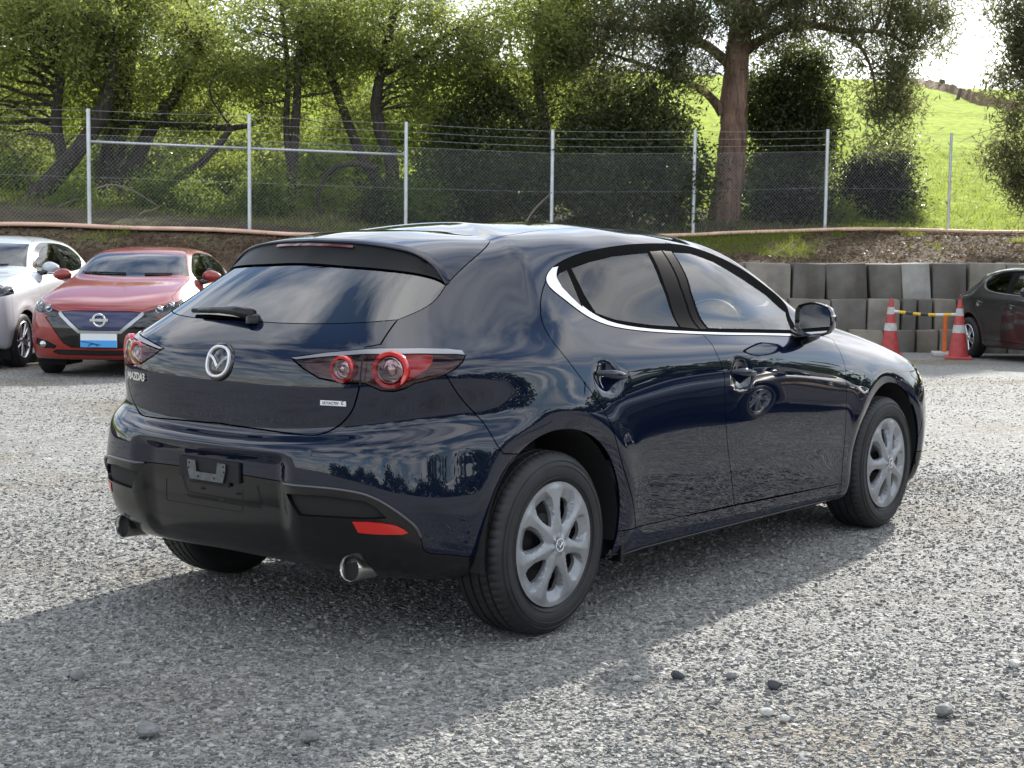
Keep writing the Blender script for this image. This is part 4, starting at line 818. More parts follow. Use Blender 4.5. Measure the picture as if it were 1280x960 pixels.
    # ---- sides
    for s in both:
        part('body_side', 'rest', paint, root, sides=(s,))
        rd = part('rear_door', 'rear_door', paint, root, sides=(s,)); fd = part('front_door', 'front_door', paint, root, sides=(s,))
        part('quarter_window', 'glass_q', G_PRIV, rd, sides=(s,), gap=.0012, depth=.004); part('window', 'glass_r', G_PRIV, rd, sides=(s,), gap=.0012, depth=.004)
        part('pillar_trim', 'pil_r', SATIN, rd, sides=(s,), gap=.0015); part('window_frame', 'frame', mat('window rubber', (.010, .010, .010), .5, spec=0), rd, sides=(s,), gap=.0008)
        part('window_trim', 'chrome', mat('window trim', (.58, .59, .60), .22, 1), rd, sides=(s,), gap=.0005, off=.003, depth=.008)
        part('window', 'glass_f', G_FRONT, fd, sides=(s,), gap=.0012, depth=.004); part('pillar_trim', 'pil_f', SATIN, fd, sides=(s,), gap=.0015)
        part('sill', 'sill', GLOSSB if False else paint, root, sides=(s,)); fe = part('front_fender', 'fender', paint, root, sides=(s,))
        hl = part('headlamp', 'headlamp', G_HEAD, root, sides=(s,)); link('lamp_housing', panel_mesh(BODY, PAN['headlamp'], gap=.002, off=-.02, sides=(s,), rim=False), mat('headlamp housing', (.10, .10, .11), .3, .6), hl)
        for key, dr in (('handle_r', rd), ('handle_f', fd)):
            p, nn = BODY.pt(UV[key][1], .0, s); a = BODY.pt(UV[key][0], 0, s)[0]; b = BODY.pt(UV[key][2], 0, s)[0]
            c = (np.array(a)+b)/2; nn = np.array([0, s, .05]); hx = np.array([c[0], c[1]+s*.0, c[2]])
            handle_mesh(hx, nn, np.array(b)-np.array(a), .190).build('handle', paint, dr, smooth=True)
        # sill lower edge strip
        A = [BODY.pt((u, 1.02), .003, s)[0] for u in np.linspace(UV['sill_up'][0][0], UV['sill_up'][-1][0], 16)]; MB().tube(A, .004, 5).build('sill_edge', BLACKP, root, smooth=True)
        # mirror: shell + glass + foot
        mc = Vector((1.775, s*.94, 1.037)); mr = empty('door_mirror', (0, 0, 0), 0, root)
        prof = []; K2 = 22; rowsm = []
        for i in range(9):
            t = i/8; row = []
            sc = (1.0, 1.02, 1.0, .95, .86, .74, .58, .36, .04)[i]; dx = (0, .012, .03, .055, .080, .100, .118, .130, .135)[i]
            for k in range(K2):
                a = 2*math.pi*k/K2; ca, sa = math.cos(a), math.sin(a); ex = 5.0; f = (abs(ca)**ex+abs(sa)**ex)**(-1/ex)
                yy = f*ca*.095; zz = f*sa*.076
                zz -= .018*max(0, yy/.095)*(1 if zz > 0 else -.9)          # outboard end lower and slimmer
                zz *= 1-.18*max(0, -yy/.095)
                row.append((mc.x+dx+.02*(-yy/.095 if s else 0), mc.y+s*yy*sc, mc.z+zz*sc))
            rowsm.append(row+[row[0]])
        loft_patch(rowsm, 'mirror_shell', paint, mr)
        rim_ = [[(q[0], q[1], q[2]) for q in rowsm[0]], [(q[0]+.004, mc.y+(q[1]-mc.y)*.93, mc.z+(q[2]-mc.z)*.90) for q in rowsm[0]], [(q[0]+.014, mc.y+(q[1]-mc.y)*.90, mc.z+(q[2]-mc.z)*.86) for q in rowsm[0]]]
        loft_patch(rim_, 'mirror_rim', GLOSSB, mr)
        MB().add([(q[0]+.0005, q[1], q[2]) for q in rim_[2][:-1]], [tuple(range(K2))]).build('mirror_glass', MIRR, mr)
        foot = MB().tube([(1.92, s*.79, .950), (1.90, s*.84, .952), (1.88, s*.88, .960), (1.87, s*.91, .975)], [.046, .034, .028, .030], 10); foot.v = [(1.90+(x-1.90)*1.5, y, z) for x, y, z in foot.v]
        foot.build('mirror_foot', GLOSSB, mr, smooth=True)
        # wheel arch liner
        for (cx, cz), r in ((AR, .392), (AF, .388)):
            mb = MB(); A = []; Bq = []
            for k in range(25):
                a = R_(-9+198*k/24); A.append((cx+r*math.cos(a), s*(.858 if cx < 1 else .862), cz+r*math.sin(a))); Bq.append((cx+r*math.cos(a), s*.52, cz+r*math.sin(a)))
            n = len(A); mb.ribbon(A, Bq); mb.add(Bq, [tuple(range(n))]); mb.build('wheel_arch_liner', UNDER, root)
        wheel(root, 0.0, s, 0.0); wheel(root, 2.725, s, .25)
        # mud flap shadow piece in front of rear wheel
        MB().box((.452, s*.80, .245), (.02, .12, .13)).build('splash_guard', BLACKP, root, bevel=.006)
    part('roof', 'roof', paint, root, sides=both); part('windscreen', 'windscreen', glassmat('windscreen glass', (.72, .76, .74), 1.52), root, sides=both, depth=.004)
    part('bonnet', 'hood', paint, root, sides=both); fb = part('front_bumper', 'front_bumper', paint, root, sides=both); part('grille', 'grille', GLOSSB, fb, sides=both); part('front_lip', 'low_front', BLACKP, fb, sides=both)
    # ---- floor, cabin
    MB().box((1.45, 0, .25), (3.5, 1.05, .06)).build('floor_pan', UNDER, root); MB().box((1.37, 0, .25), (1.75, 1.62, .08)).build('floor_side', UNDER, root)
    MB().box((-.50, 0, .48), (.20, 1.0, .26)).box((-.1, 0, .55), (.5, .95, .04)).build('boot_floor', UNDER, root)
    MB().box((2.25, 0, .72), (.38, 1.42, .42), taper=.92).build('dashboard', SEATM, root, bevel=.03)
    for y in (-.36, .36):
        st = MB().box((1.35, y, .52), (.52, .48, .16)).build('seat', SEATM, root, bevel=.04)
        MB().box((1.06, y, .84), (.13, .46, .60), Euler((0, R_(-14), 0)).to_matrix(), .86).build('backrest', SEATM, st, bevel=.045)
        MB().box((.955, y, 1.185), (.10, .25, .16), Euler((0, R_(-10), 0)).to_matrix(), .88).build('headrest', SEATM, st, bevel=.04)
    st = MB().box((.42, 0, .50), (.50, 1.25, .18)).build('rear_seat', SEATM, root, bevel=.05)
    MB().box((.12, 0, .82), (.15, 1.24, .56), Euler((0, R_(-18), 0)).to_matrix(), .9).build('backrest', SEATM, st, bevel=.05)
    for y in (-.36, 0, .36): MB().box((-.005, y, 1.10), (.09, .22, .12), taper=.85).build('headrest', SEATM, st, bevel=.035)
    sw = MB().lathe([(.178, -.013), (.191, 0), (.178, .013), (.165, 0)], 40, axis='x', closed=True); sw.box((0, 0, 0), (.04, .15, .10)).box((0, 0, 0), (.02, .34, .035)).box((0, 0, -.08), (.02, .04, .17))
    o = sw.build('steering_wheel', mat('grey wheel leather', (.06, .06, .062), .45), root, smooth=True, loc=(1.86, -.36, .93)); o.rotation_euler = (0, R_(22), 0)
    return root
CAR = empty('hatchback_car'); tag(CAR, 'dark navy blue hatchback parked on the gravel, seen from its rear right corner', 'car')
build_hatch(CAR)
# ------------------------------------------------------------------ other parked cars
def remap_levels(zs, zt, wy=1.0, nose=0.0):
    """level table of another body: heights remapped, width scaled, nose pushed forward at hood height"""
    out = []
    for L_ in LV:
        q = dict(L_); f = lambda v: float(np.interp(v, zs, zt)); q['zr'] = f(L_['zr']); q['zf'] = f(L_['zf']); q['Z'] = [f(v) for v in L_['Z']]; q['Y'] = [v*wy for v in L_['Y']]
        if 'wr' in L_: q['wr'] = L_['wr']*wy
        out.append(q)
    return out
def disp2(P, u):
    x, y, z = P[..., 0], P[..., 1], P[..., 2]; d = np.zeros_like(x)
    for (cx, cz), rc in ((AR, .44), (AF, .42)):
        r = np.hypot(x-cx, z-cz); side = sstep(.60, .72, y)*sstep(4.2, 5.2, u)*sstep(.95, .86, z); d += side*np.where(r < rc, .016-(rc-r)*.2, .016*np.exp(-((r-rc)/.055)**2))
    return d
class Lookup:
    def __init__(s, B):
        u, v = np.meshgrid(np.linspace(0, 19, 700), np.linspace(0, 18, 700)); s.u = u.ravel(); s.v = v.ravel(); s.P = B.P(s.u, s.v)
    def front(s, y, z, umin=15.0, vmax=11.5):
        m_ = (s.u > umin) & (s.v < vmax); d = (s.P[:, 1]-y)**2+(s.P[:, 2]-z)**2; i = int(np.argmin(np.where(m_, d, 9))); return (float(s.u[i]), float(s.v[i]))
    def side(s, x, z):
        m_ = (s.u > 4) & (s.u < 16.5); d = (s.P[:, 0]-x)**2+(s.P[:, 2]-z)**2; i = int(np.argmin(np.where(m_, d, 9))); return (float(s.u[i]), float(s.v[i]))
def alloy_mesh():
    mb = MB().lathe([(.212, -.012), (.205, -.016), (.196, -.006), (.192, .03), (.19, .12)], 56); mb.lathe([(0, -.010), (.035, -.010), (.045, .0), (.05, .03)], 24)
    for k in range(10):
        a = 2*math.pi*k/10+(.10 if k % 2 else -.10); c, s_ = math.cos(a), math.sin(a); V = []
        for r, w, h in ((.035, .014, -.004), (.11, .011, -.006), (.198, .015, -.008)):
            for q, hh in ((-1, h+.012), (-.6, h), (.6, h), (1, h+.012)): V.append((r*c-q*w*s_, hh, r*s_+q*w*c))
        mb.add(V, [(i*4+j, i*4+j+1, i*4+j+5, i*4+j+4) for i in range(2) for j in range(3)])
    return mb.mesh('alloy', auto=R_(40))
ALLOY = alloy_mesh(); ALM = mat('bright alloy', (.62, .63, .64), .25, .9)
def wheel2(root, x, s, turn=0, z=.3155, k=1.0):
    e = empty('wheel', (x, s*.775, z), (0 if s < 0 else math.pi)+turn, root); e.scale = (k, 1, k)
    link('tyre', WHEEL[0], RUBBER, e); link('alloy_rim', ALLOY, ALM, e, (0, -.088, 0)); link('brake_disc', MB().lathe([(0, .0), (.15, .0), (.15, .02)], 32).mesh('d'), DARK, e, (0, -.05, 0)); return e
def arch_circ(lk, c, r): 
    return [lk.side(c[0]+r*math.cos(t), c[1]+r*math.sin(t)) for t in np.radians(np.arange(-36, 218, 9.)) if c[1]+r*math.sin(t) > .22]
def build_front_car(root, levels, paint, kind):
    S_ = make(G0=cgrid_of(levels)); Bd = Body(S_, disp2); lk = Lookup(Bd); fr = lk.front
    ar, af = arch_circ(lk, AR, .38), arch_circ(lk, AF, .375)
    if kind == 'leaf':
        grille = [fr(0, .745), fr(.30, .74), fr(.44, .725), fr(.40, .68), fr(.30, .60), fr(.22, .525), fr(0, .52)]
        chrome = [fr(.44, .725), fr(.505, .735), fr(.45, .675), fr(.34, .58), fr(.24, .488), fr(0, .485), fr(0, .52), fr(.22, .525), fr(.30, .60), fr(.40, .68)]
        lower = [fr(0, .485), fr(.24, .488), fr(.34, .58), fr(.48, .70), fr(.64, .66), fr(.52, .52), fr(.42, .38), fr(.33, .33), fr(0, .325)]
        slot = [fr(0, .30), fr(.50, .305), fr(.56, .275), fr(.48, .245), fr(0, .24)]
        fog = [fr(.50, .345), fr(.62, .40), fr(.76, .43), fr(.78, .36), fr(.66, .32), fr(.53, .315)]
        head = [fr(.46, .72), fr(.58, .765), fr(.72, .83), fr(.79, .87), lk.side(3.02, .90), lk.side(3.08, .80), fr(.80, .74), fr(.66, .70), fr(.52, .665)]
        hoodf = [fr(0, .765), fr(.30, .76), fr(.45, .75), fr(.60, .80), fr(.72, .86)]
    else:
        grille = [fr(0, .95), fr(.35, .93), fr(.50, .86), fr(.46, .70), fr(.30, .60), fr(0, .58)]; chrome = [fr(0, .58), fr(.30, .60), fr(.46, .70), fr(.50, .66), fr(.33, .55), fr(0, .53)]
        lower = [fr(0, .46), fr(.45, .46), fr(.40, .34), fr(0, .33)]; slot = [fr(0, .28), fr(.5, .28), fr(.5, .26), fr(0, .26)]
        fog = [fr(.52, .50), fr(.62, .58), fr(.78, .60), fr(.80, .50), fr(.72, .40), fr(.56, .42)]
        head = [fr(.52, .90), fr(.66, .955), fr(.78, .985), lk.side(3.00, .98), lk.side(3.04, .90), fr(.80, .86), fr(.66, .82), fr(.55, .83)]
        hoodf = [fr(0, .985), fr(.30, .98), fr(.50, .95), fr(.66, .985), fr(.76, 1.0)]
    hs = L['hoodside']; hoodside = [hoodf[-1]]+[p for p in hs if p[1] > hoodf[-1][1]+.25]
    c = lambda l: [(19.6, l[0][1])]+l+[(19.6, l[-1][1])]
    fixc = lambda l: [((19.6, v) if u > 18.97 else (u, v)) for u, v in l]
    reg = [('cut', ar+[(ar[-1][0], -1), (ar[0][0], -1)]), ('cut', af+[(af[-1][0], -1), (af[0][0], -1)]),
        ('lamp', L['lamp']), ('rear_window', REGD['rear_window']), ('tailgate', REGD['tailgate']), ('glass_q', L['glass_q']), ('glass_r', L['glass_r']), ('glass_f', L['glass_f']), ('frame', REGD['frame']),
        ('rear_door', REGD['rear_door']), ('front_door', REGD['front_door']), ('rear_bumper', REGD['rear_bumper']), ('windscreen', REGD['windscreen']), ('roof', [(max(-.5, u), v) for u, v in REGD['roof']]+[]),
        ('headlamp', head), ('grille', fixc(grille)), ('grille_surround', fixc(chrome)), ('lower_grille', fixc(lower)), ('air_slot', fixc(slot)), ('fog_recess', fog),
        ('hood', fixc([(19.6, hoodf[0][1])]+hoodf+hoodside[1:]+rv(L['cowl'])[1:]+[(19.6, L['cowl'][0][1])])),
        ('front_bumper', [(15.0, -1), (15.0, 2.5)]+L['fbump']+[head[3]]+rv(hoodf)+[(19.6, hoodf[0][1]), (19.6, -1)]),
        ('fender', REGD['fender'])]
    pan = panelize(Bd, reg, .3, .3); both = (-1, 1)
    def part(nm, src, m_, par, sides=both, **k):
        if src in pan: return link(nm, panel_mesh(Bd, pan[src], sides=sides, name=nm, **k), m_, par)
    fb = part('front_bumper', 'front_bumper', paint, root); part('bonnet', 'hood', paint, root); part('roof', 'roof', paint, root); ws = part('windscreen', 'windscreen', glassmat('parked windscreen', (.42, .45, .45), 2.0), root)
    part('tailgate', 'tailgate', paint, root); part('rear_window', 'rear_window', G_PRIV, root); part('rear_bumper', 'rear_bumper', paint, root)
    BLUEG = mat('blue grille plastic', (.012, .016, .075), .3, coat=.5)
    part('grille', 'grille', BLUEG if kind == 'leaf' else GLOSSB, fb, off=-.006); part('grille_surround', 'grille_surround', mat('satin chrome', (.42, .42, .43), .3, .9), fb, off=.008); part('lower_grille', 'lower_grille', GLOSSB, fb, off=-.01); part('air_slot', 'air_slot', UNDER, fb, off=-.012)
    for s in both:
        part('body_side', 'rest', paint, root, (s,)); rd = part('rear_door', 'rear_door', paint, root, (s,)); fd = part('front_door', 'front_door', paint, root, (s,)); part('front_fender', 'fender', paint, root, (s,))
        part('window', 'glass_r', G_PRIV, rd, (s,)); part('quarter_window', 'glass_q', G_PRIV, rd, (s,)); part('window', 'glass_f', G_FRONT, fd, (s,)); part('window_frame', 'frame', GLOSSB, rd, (s,)); part('tail_lamp', 'lamp', REDP, root, (s,))
        hl = part('headlamp', 'headlamp', G_HEAD, root, (s,)); part('lamp_housing', 'headlamp', mat('headlamp inner', (.10, .10, .105), .25, .6), hl, (s,), off=-.035, rim=False)
        p0, n0 = Bd.pt(head[2], -.02, s); 
        for k in (0, 1):
            q, nn = Bd.pt(((head[2][0]*(1-.45*k)+head[0][0]*.45*k), (head[2][1]*(1-.4*k)+head[0][1]*.4*k)-.25), -.022, s); M = frame_from((1, 0, 0)); mb = MB().lathe([(.045, .0), (.04, .02), (.03, .016), (.022, .022), (0, .026)], 20, axis='z'); mb.v = [tuple(M @ Vector(v)+Vector(q)) for v in mb.v]; mb.build('projector', LENS, hl, auto=R_(40))
        part('fog_recess', 'fog_recess', BLACKP, fb, (s,), off=-.008)
        q = np.mean([Bd.pt(p, 0, s)[0] for p in fog], 0); MB().lathe([(.0, .012), (.03, .010), (.038, 0), (.038, -.02)], 18, axis='x').build('fog_lamp', LENS, fb, smooth=True, loc=tuple(q+[.0, s*.03, 0]))
        zt = Bd.pt(UV['mirror'][0], 0, s)[0]; mb = MB(); mr = empty('door_mirror', (0, 0, 0), 0, root)
        bm = bmesh.new(); bmesh.ops.create_icosphere(bm, subdivisions=3, radius=1)
        for v in bm.verts:
            x_, y_, z_ = v.co; v.co = (zt[0]-.10+(.07 if x_ > 0 else .02)*x_, zt[1]+s*.135+.115*y_*(1-.1*z_), zt[2]+.075+.072*z_*(1-.15*s*y_))
        me = bpy.data.meshes.new('mirror_shell'); bm.to_mesh(me); bm.free(); me.polygons.foreach_set('use_smooth', np.ones(len(me.polygons), bool)); link('mirror_shell', me, paint, mr)
        MB().tube([(zt[0]-.05, zt[1]-s*.02, zt[2]-.01), (zt[0]-.07, zt[1]+s*.10, zt[2]+.02)], [.035, .03], 8).build('mirror_foot', GLOSSB, mr, smooth=True)
        for (cx, cz), r in ((AR, .385), (AF, .38)):
            mb = MB(); A = [(cx+r*math.cos(R_(-35+250*k/20)), s*.84, cz+r*math.sin(R_(-35+250*k/20))) for k in range(21)]; Bq = [(a_[0], s*.52, a_[2]) for a_ in A]; mb.ribbon(A, Bq); mb.add(Bq, [tuple(range(21))]); mb.build('wheel_arch_liner', UNDER, root)
        for x in (0, 2.725): wheel2(root, x, s, 0, .335 if kind == 'suv' else .3155, 1.06 if kind == 'suv' else 1.0)
    MB().box((1.35, 0, .27), (4.2, 1.1, .08)).build('floor_pan', UNDER, root); MB().box((2.3, 0, .80), (.4, 1.4, .35), taper=.9).build('dashboard', SEATM, root, bevel=.03)
    for y in (-.36, .36):
        st = MB().box((1.05, y, .90), (.14, .48, .62), Euler((0, R_(-12), 0)).to_matrix(), .88).build('seat', SEATM, root, bevel=.045); MB().box((.955, y, 1.27), (.10, .25, .17), taper=.9).build('headrest', SEATM, st, bevel=.04)
    wb_ = [Bd.pt((u, UV['cowl'][0][1]+.25), .012, -1)[0] for u in np.linspace(18.9, 16.6, 8)]; MB().tube(wb_, .010, 5).build('wiper', BLACKP, root); wb_ = [Bd.pt((u, UV['cowl'][0][1]+.2), .012, 1)[0] for u in np.linspace(18.2, 16.9, 7)]; MB().tube(wb_, .010, 5).build('wiper', BLACKP, root)
    return Bd, lk, fb
def cgrid_of(levels):
    global LV
    old = LV; LV = levels; G = cgrid(); LV = old; return G
REGD = {}
for k_, v_ in REG: REGD.setdefault(k_, v_)
def place(px, py, ang, side):
    """middle of an axle from the ground contact of one of its wheels; ang = heading from straight towards the viewer"""
    p = on_yard_(px, py); h = math.atan2(-FH[1], -FH[0])+ang; r = np.array([math.sin(h), -math.cos(h), 0]); return p-r*side*.79, h
def on_yard_(px, py):
    lo, hi = 3., 60.
    for _ in range(60):
        m_ = (lo+hi)/2; p = at(px, py, m_); l_, d_ = to_ld(p[0], p[1])
        if p[2] > yard_z(d_): lo = m_
        else: hi = m_
    return p
def car_root(name, label, axle, heading, xref):
    f = np.array([math.cos(heading), math.sin(heading)]); o = axle[:2]-f*xref; r = empty(name, (o[0], o[1], 0)); l_, d_ = to_ld(o[0], o[1]); l2, d2 = to_ld(*(o+f*2.7)); z0, z1 = yard_z(d_), yard_z(d2)
    r.location.z = float(z0); r.rotation_euler = (0, -math.atan2(z1-z0, 2.7), heading); r.rotation_mode = 'XYZ'; r.rotation_euler = (Matrix.Rotation(heading, 3, 'Z') @ Matrix.Rotation(-math.atan2(float(z1-z0), 2.7), 3, 'Y')).to_euler(); tag(r, label, 'car'); return r
REDPAINT = mat('red paint', (.25, .012, .006), .45, 0, 1.0); WHITEPAINT = mat('silver white paint', (.50, .53, .56), .4, .1, 1.0); BLKPAINT = mat('charcoal paint', (.016, .014, .015), .35, .3, 1.0)
pz, hz = place(65, 465.5, R_(0), 1); RC = car_root('red_hatchback', 'red hatchback with blue grille facing us behind the navy car', pz, hz, 2.725)
lvl = remap_levels([.15, .70, 1.0, 1.44], [.17, .76, 1.08, 1.50]); Bd, lk, fb = build_front_car(RC, lvl, REDPAINT, 'leaf')
# badge and dealer plate
q = Bd.pt(lk.front(0, .635), .012, 1)[0]; mb = MB().lathe([(.055, 0), (.062, .006), (.070, .006), (.076, 0)], 36, axis='x'); mb.box((.004, 0, 0), (.008, .20, .030)); mb.build('emblem', CHROME, fb, auto=R_(40), loc=tuple(q))
q = Bd.pt(lk.front(0, .42), .03, 1)[0]
pl = MB().box((0, 0, 0), (.012, .40, .15)).build('plate', mat('plate white', (.72, .74, .75), .4), fb, loc=tuple(q))
MB().box((.0075, 0, -.036), (.003, .396, .076)).build('plate_band', mat('plate blue', (.06, .33, .72), .4), fb, loc=tuple(q))
# dark car sketch lines on the plate
mb = MB(); mb.tube([(.010, -.19, -.01), (.010, -.12, -.02), (.010, -.05, -.035), (.010, .02, -.05)], .005, 4); mb.tube([(.010, -.06+.05*math.cos(t), -.068+.03*math.sin(t)) for t in np.linspace(0, math.pi, 9)], .006, 4); mb.build('plate_sketch', mat('plate navy', (.02, .06, .16), .5), fb, loc=tuple(q))
tm = text_mesh('CHEAP CARS', .04, .001); tm.transform(Matrix(((0, 0, 1, .009), (1, 0, 0, 0), (0, 1, 0, .042), (0, 0, 0, 1)))) if False else None
pz, hz = place(22, 458.5, R_(-3), -1); WC = car_root('white_suv', 'white suv cut off by the left edge, beside the red hatchback', pz, hz, 2.725)
lvl = remap_levels([.15, .70, 1.0, 1.44], [.22, .91, 1.16, 1.64], 1.02); Bd2, lk2, fb2 = build_front_car(WC, lvl, WHITEPAINT, 'suv')
q = Bd2.pt((16.6, 12.75), .0, 1)
# black hatch at the right: same body as the main car with other paint and wheels
pz, hz = place(1214, 446.5, R_(13), 1); BC = car_root('black_hatchback', 'charcoal black hatchback cut off by the right edge, near the cones', pz, hz, 0.0)
def copy_car(o, parent):
    for ch in o.children:
        if ch.name.startswith(('lettering', 'badge', 'emblem', 'plate', 'bolt', 'clip', 'sensor', 'wheel_cover', 'wiper')): continue
        c = ch.copy(); COL.objects.link(c); c.parent = parent
        if c.type == 'MESH' and c.material_slots:
            m_ = ch.data.materials[0]; nm_ = None
            if m_ == PAINT: nm_ = BLKPAINT
            if nm_: c.material_slots[0].link = 'OBJECT'; c.material_slots[0].material = nm_
        if ch.name.startswith('steel_wheel'): 
            c.data = ALLOY; c.name = 'alloy_rim'; c.location = (0, -.088, 0); c.material_slots[0].link = 'OBJECT'; c.material_slots[0].material = ALM
        copy_car(ch, c)
copy_car(CAR, BC)

# two more cars parked across the yard to the right; only their mirror images show in the flank of the navy car
for src, nm, lab, x_, y_, h_ in ((BC, 'charcoal_hatchback', 'dark hatchback across the yard, seen only mirrored in the doors', 8.2, -4.4, R_(172)), (WC, 'pale_suv', 'pale suv across the yard, seen only mirrored in the doors', 11.5, -6.6, R_(165))):
    o = copy_tree(src); o.name = nm; o.location = (x_, y_, float(yard_z(to_ld(x_, y_)[1]))); o.rotation_euler = (0, 0, h_); tag(o, lab, 'car', 'cars parked across the yard')
# ------------------------------------------------------------------ retaining wall of concrete blocks
CONC = [mat('concrete block %s' % k, c, .9, vary=(2.2, .30), bump=(14, .5, .02)) for k, c in zip('abcd', [(.23, .208, .175), (.130, .120, .106), (.31, .297, .27), (.205, .18, .146)])]
for m in CONC:      # vertical rain streaks
    n = m.node_tree.nodes; l = m.node_tree.links; b = n['Principled BSDF']; src = b.inputs['Base Color'].links[0].from_socket
    tcs = n.new('ShaderNodeTexCoord'); mp_ = n.new('ShaderNodeMapping'); mp_.inputs['Scale'].default_value = (2.2, 2.2, .7); nz_ = n.new('ShaderNodeTexNoise'); nz_.inputs['Scale'].default_value = 1; nz_.inputs['Detail'].default_value = 6
    l.new(tcs.outputs['Object'], mp_.inputs[0]); l.new(mp_.outputs[0], nz_.inputs[0]); r = ramp(n, [(.33, (.70, .67, .62)), (.6, (1.08, 1.08, 1.08))]); l.new(nz_.outputs[0], r.inputs[0])
    mu = n.new('ShaderNodeMix'); mu.data_type = 'RGBA'; mu.blend_type = 'MULTIPLY'; mu.inputs[0].default_value = 1; l.new(src, mu.inputs[6]); l.new(r.outputs[0], mu.inputs[7]); l.new(mu.outputs[2], b.inputs['Base Color'])
wx, wy = ld(8, WALL_D); WALLO = empty('retaining_wall', (wx, wy, yard_z(WALL_D))); tag(WALLO, 'low retaining wall of stacked grey concrete blocks along the bank', 'wall')
WROT = math.atan2(RH[1], RH[0]); WALLO.rotation_euler = (0, 0, WROT)
def block(l0, l1, z0, z1, dfront, shade, thick=.75, tilt=0, top_in=0, name='concrete_block'):
    """front edges in metres sideways/height; local frame of the wall: x sideways, y away, z up"""
    x0, x1 = l0-8, l1-8; zz = -yard_z(WALL_D); y0 = dfront; rr = random.Random(int(l0*1000+z0*77))
    j = lambda a: (rr.random()-.5)*a
    V = [(x0+j(.03), y0+j(.03), z0+zz), (x1+j(.03), y0+j(.03), z0+zz), (x1, y0+thick, z0+zz), (x0, y0+thick, z0+zz),
         (x0+tilt+j(.03), y0+.02+j(.04), z1+zz+j(.03)), (x1+tilt+j(.03), y0+.02+j(.04), z1+zz+j(.03)), (x1+tilt, y0+thick, z1+zz+j(.03)), (x0+tilt, y0+thick, z1+zz+j(.03))]
    mb = MB().add(V, [(0, 3, 2, 1), (4, 5, 6, 7), (0, 1, 5, 4), (1, 2, 6, 5), (2, 3, 7, 6), (3, 0, 4, 7)])
    mb.build(name, CONC[shade], WALLO, bevel=.042, auto=R_(30))
def rowpx(edges, y0, y1, dfront, shades, tilts=None):
    D = WALL_D+dfront
    for i in range(len(edges)-1):
        a, b = (edges[i]-640)/FPX*D, (edges[i+1]-640)/FPX*D; pxm = (edges[i]+edges[i+1])/2
        z0, z1 = at(pxm, y0, D)[2], at(pxm, y1, D)[2]
        block(a+.014, b-.014, z0, z1, dfront, shades[i % len(shades)], tilt=(tilts[i] if tilts else 0))
rowpx([870, 928, 988.5, 1031, 1085, 1127, 1164, 1208, 1255, 1305, 1352, 1400, 1450], 375.5, 329, 0, [0, 0, 1, 1, 1, 2, 1, 0, 0, 1, 2, 1], [0, 0, 0, -.04, -.03, -.05, -.02, .0, 0, 0, 0, 0])
rowpx([905, 938, 984, 1038, 1083, 1126, 1146, 1166, 1196, 1240, 1290, 1340, 1390, 1440], 414, 374, -.28, [3, 0, 3, 1, 0, 1, 1, 3, 1, 0, 1, 3, 0])
rowpx([900, 950, 1004, 1060, 1105, 1146, 1174, 1212, 1260, 1306, 1350, 1400, 1446], 450, 413, -.42, [3, 0, 3, 3, 1, 3, 0, 1, 0, 3, 1, 0])

# ------------------------------------------------------------------ cones, bar, bollard
RED_C = mat('faded red cone plastic', (.42, .055, .050), .55, vary=(9, .25)); BAND = mat('reflective band', (.50, .49, .46), .5, vary=(12, .2)); ORG = mat('orange plastic', (.75, .15, .025), .5, vary=(10, .12))
YEL = mat('yellow plastic', (.72, .42, .02), .5); BLK = mat('black plastic bar', (.02, .02, .02), .5); WHT = mat('white plastic bar', (.6, .6, .58), .5); OFFW = mat('dirty white base', (.55, .52, .48), .7)
def on_yard(px, py):
    """ground point under a photo position"""
    lo, hi = 3., 60.
    for _ in range(60):
        m_ = (lo+hi)/2; p = at(px, py, m_); l_, d_ = to_ld(p[0], p[1])
        if p[2] > yard_z(d_): lo = m_
        else: hi = m_
    return p
def cone(px, py, label, lean=0):
    p = on_yard(px, py); o = empty('traffic_cone', tuple(p), .4); tag(o, label, 'cone', 'traffic cones by the wall')
    H = .90; r = lambda z: .155-(.155-.030)*(z/H)
    MB().box((0, 0, .02), (.40, .40, .04)).build('base', RED_C, o, bevel=.012)
    segs = [(.04, .40, RED_C, 'body'), (.40, .52, BAND, 'reflective_band'), (.52, .66, RED_C, 'body'), (.66, .77, BAND, 'reflective_band'), (.77, .90, RED_C, 'tip')]
    for a, b, m_, nm in segs:
        e = .003 if m_ is BAND else 0
        pr = [(r(a)+e, a), (r(b)+e, b)]+([(0, b)] if nm == 'tip' else [])
        MB().lathe(pr, 24, axis='z').build(nm, m_, o, auto=R_(40))
    return o
c1 = cone(1112, 445.0, 'red cone with two pale bands, left of the pair joined by the striped bar'); c2 = cone(1197.5, 448.5, 'red cone with two pale bands, beside the rear wheel of the black car')
a = np.array(c1.location)+[0, 0, .71]; b = np.array(c2.location)+[0, 0, .68]
bar = empty('barrier_bar', tuple(a)); tag(bar, 'thin yellow black and white striped bar spanning between the two cones', 'barrier')
e = (b-a); N_ = 9
for i in range(N_):
    q0, q1 = e*(i/N_), e*((i+1)/N_); sag = lambda t: np.array([0, 0, -.03*math.sin(math.pi*t)])
    MB().tube([tuple(q0+sag(i/N_)), tuple(q1+sag((i+1)/N_))], .024, 10).build('stripe', [WHT, YEL, BLK, YEL, BLK, YEL, WHT, YEL, WHT][i], bar, auto=R_(40))
p = on_yard(1180, 444.5); bo = empty('flexible_bollard', tuple(p), .5); tag(bo, 'flat orange plastic bollard with a pale base standing between the cones', 'bollard')
MB().box((0, 0, .03), (.46, .36, .06)).build('base', OFFW, bo, bevel=.015)
MB().box((0, 0, .36), (.145, .05, .62)).build('panel', ORG, bo, bevel=.012)

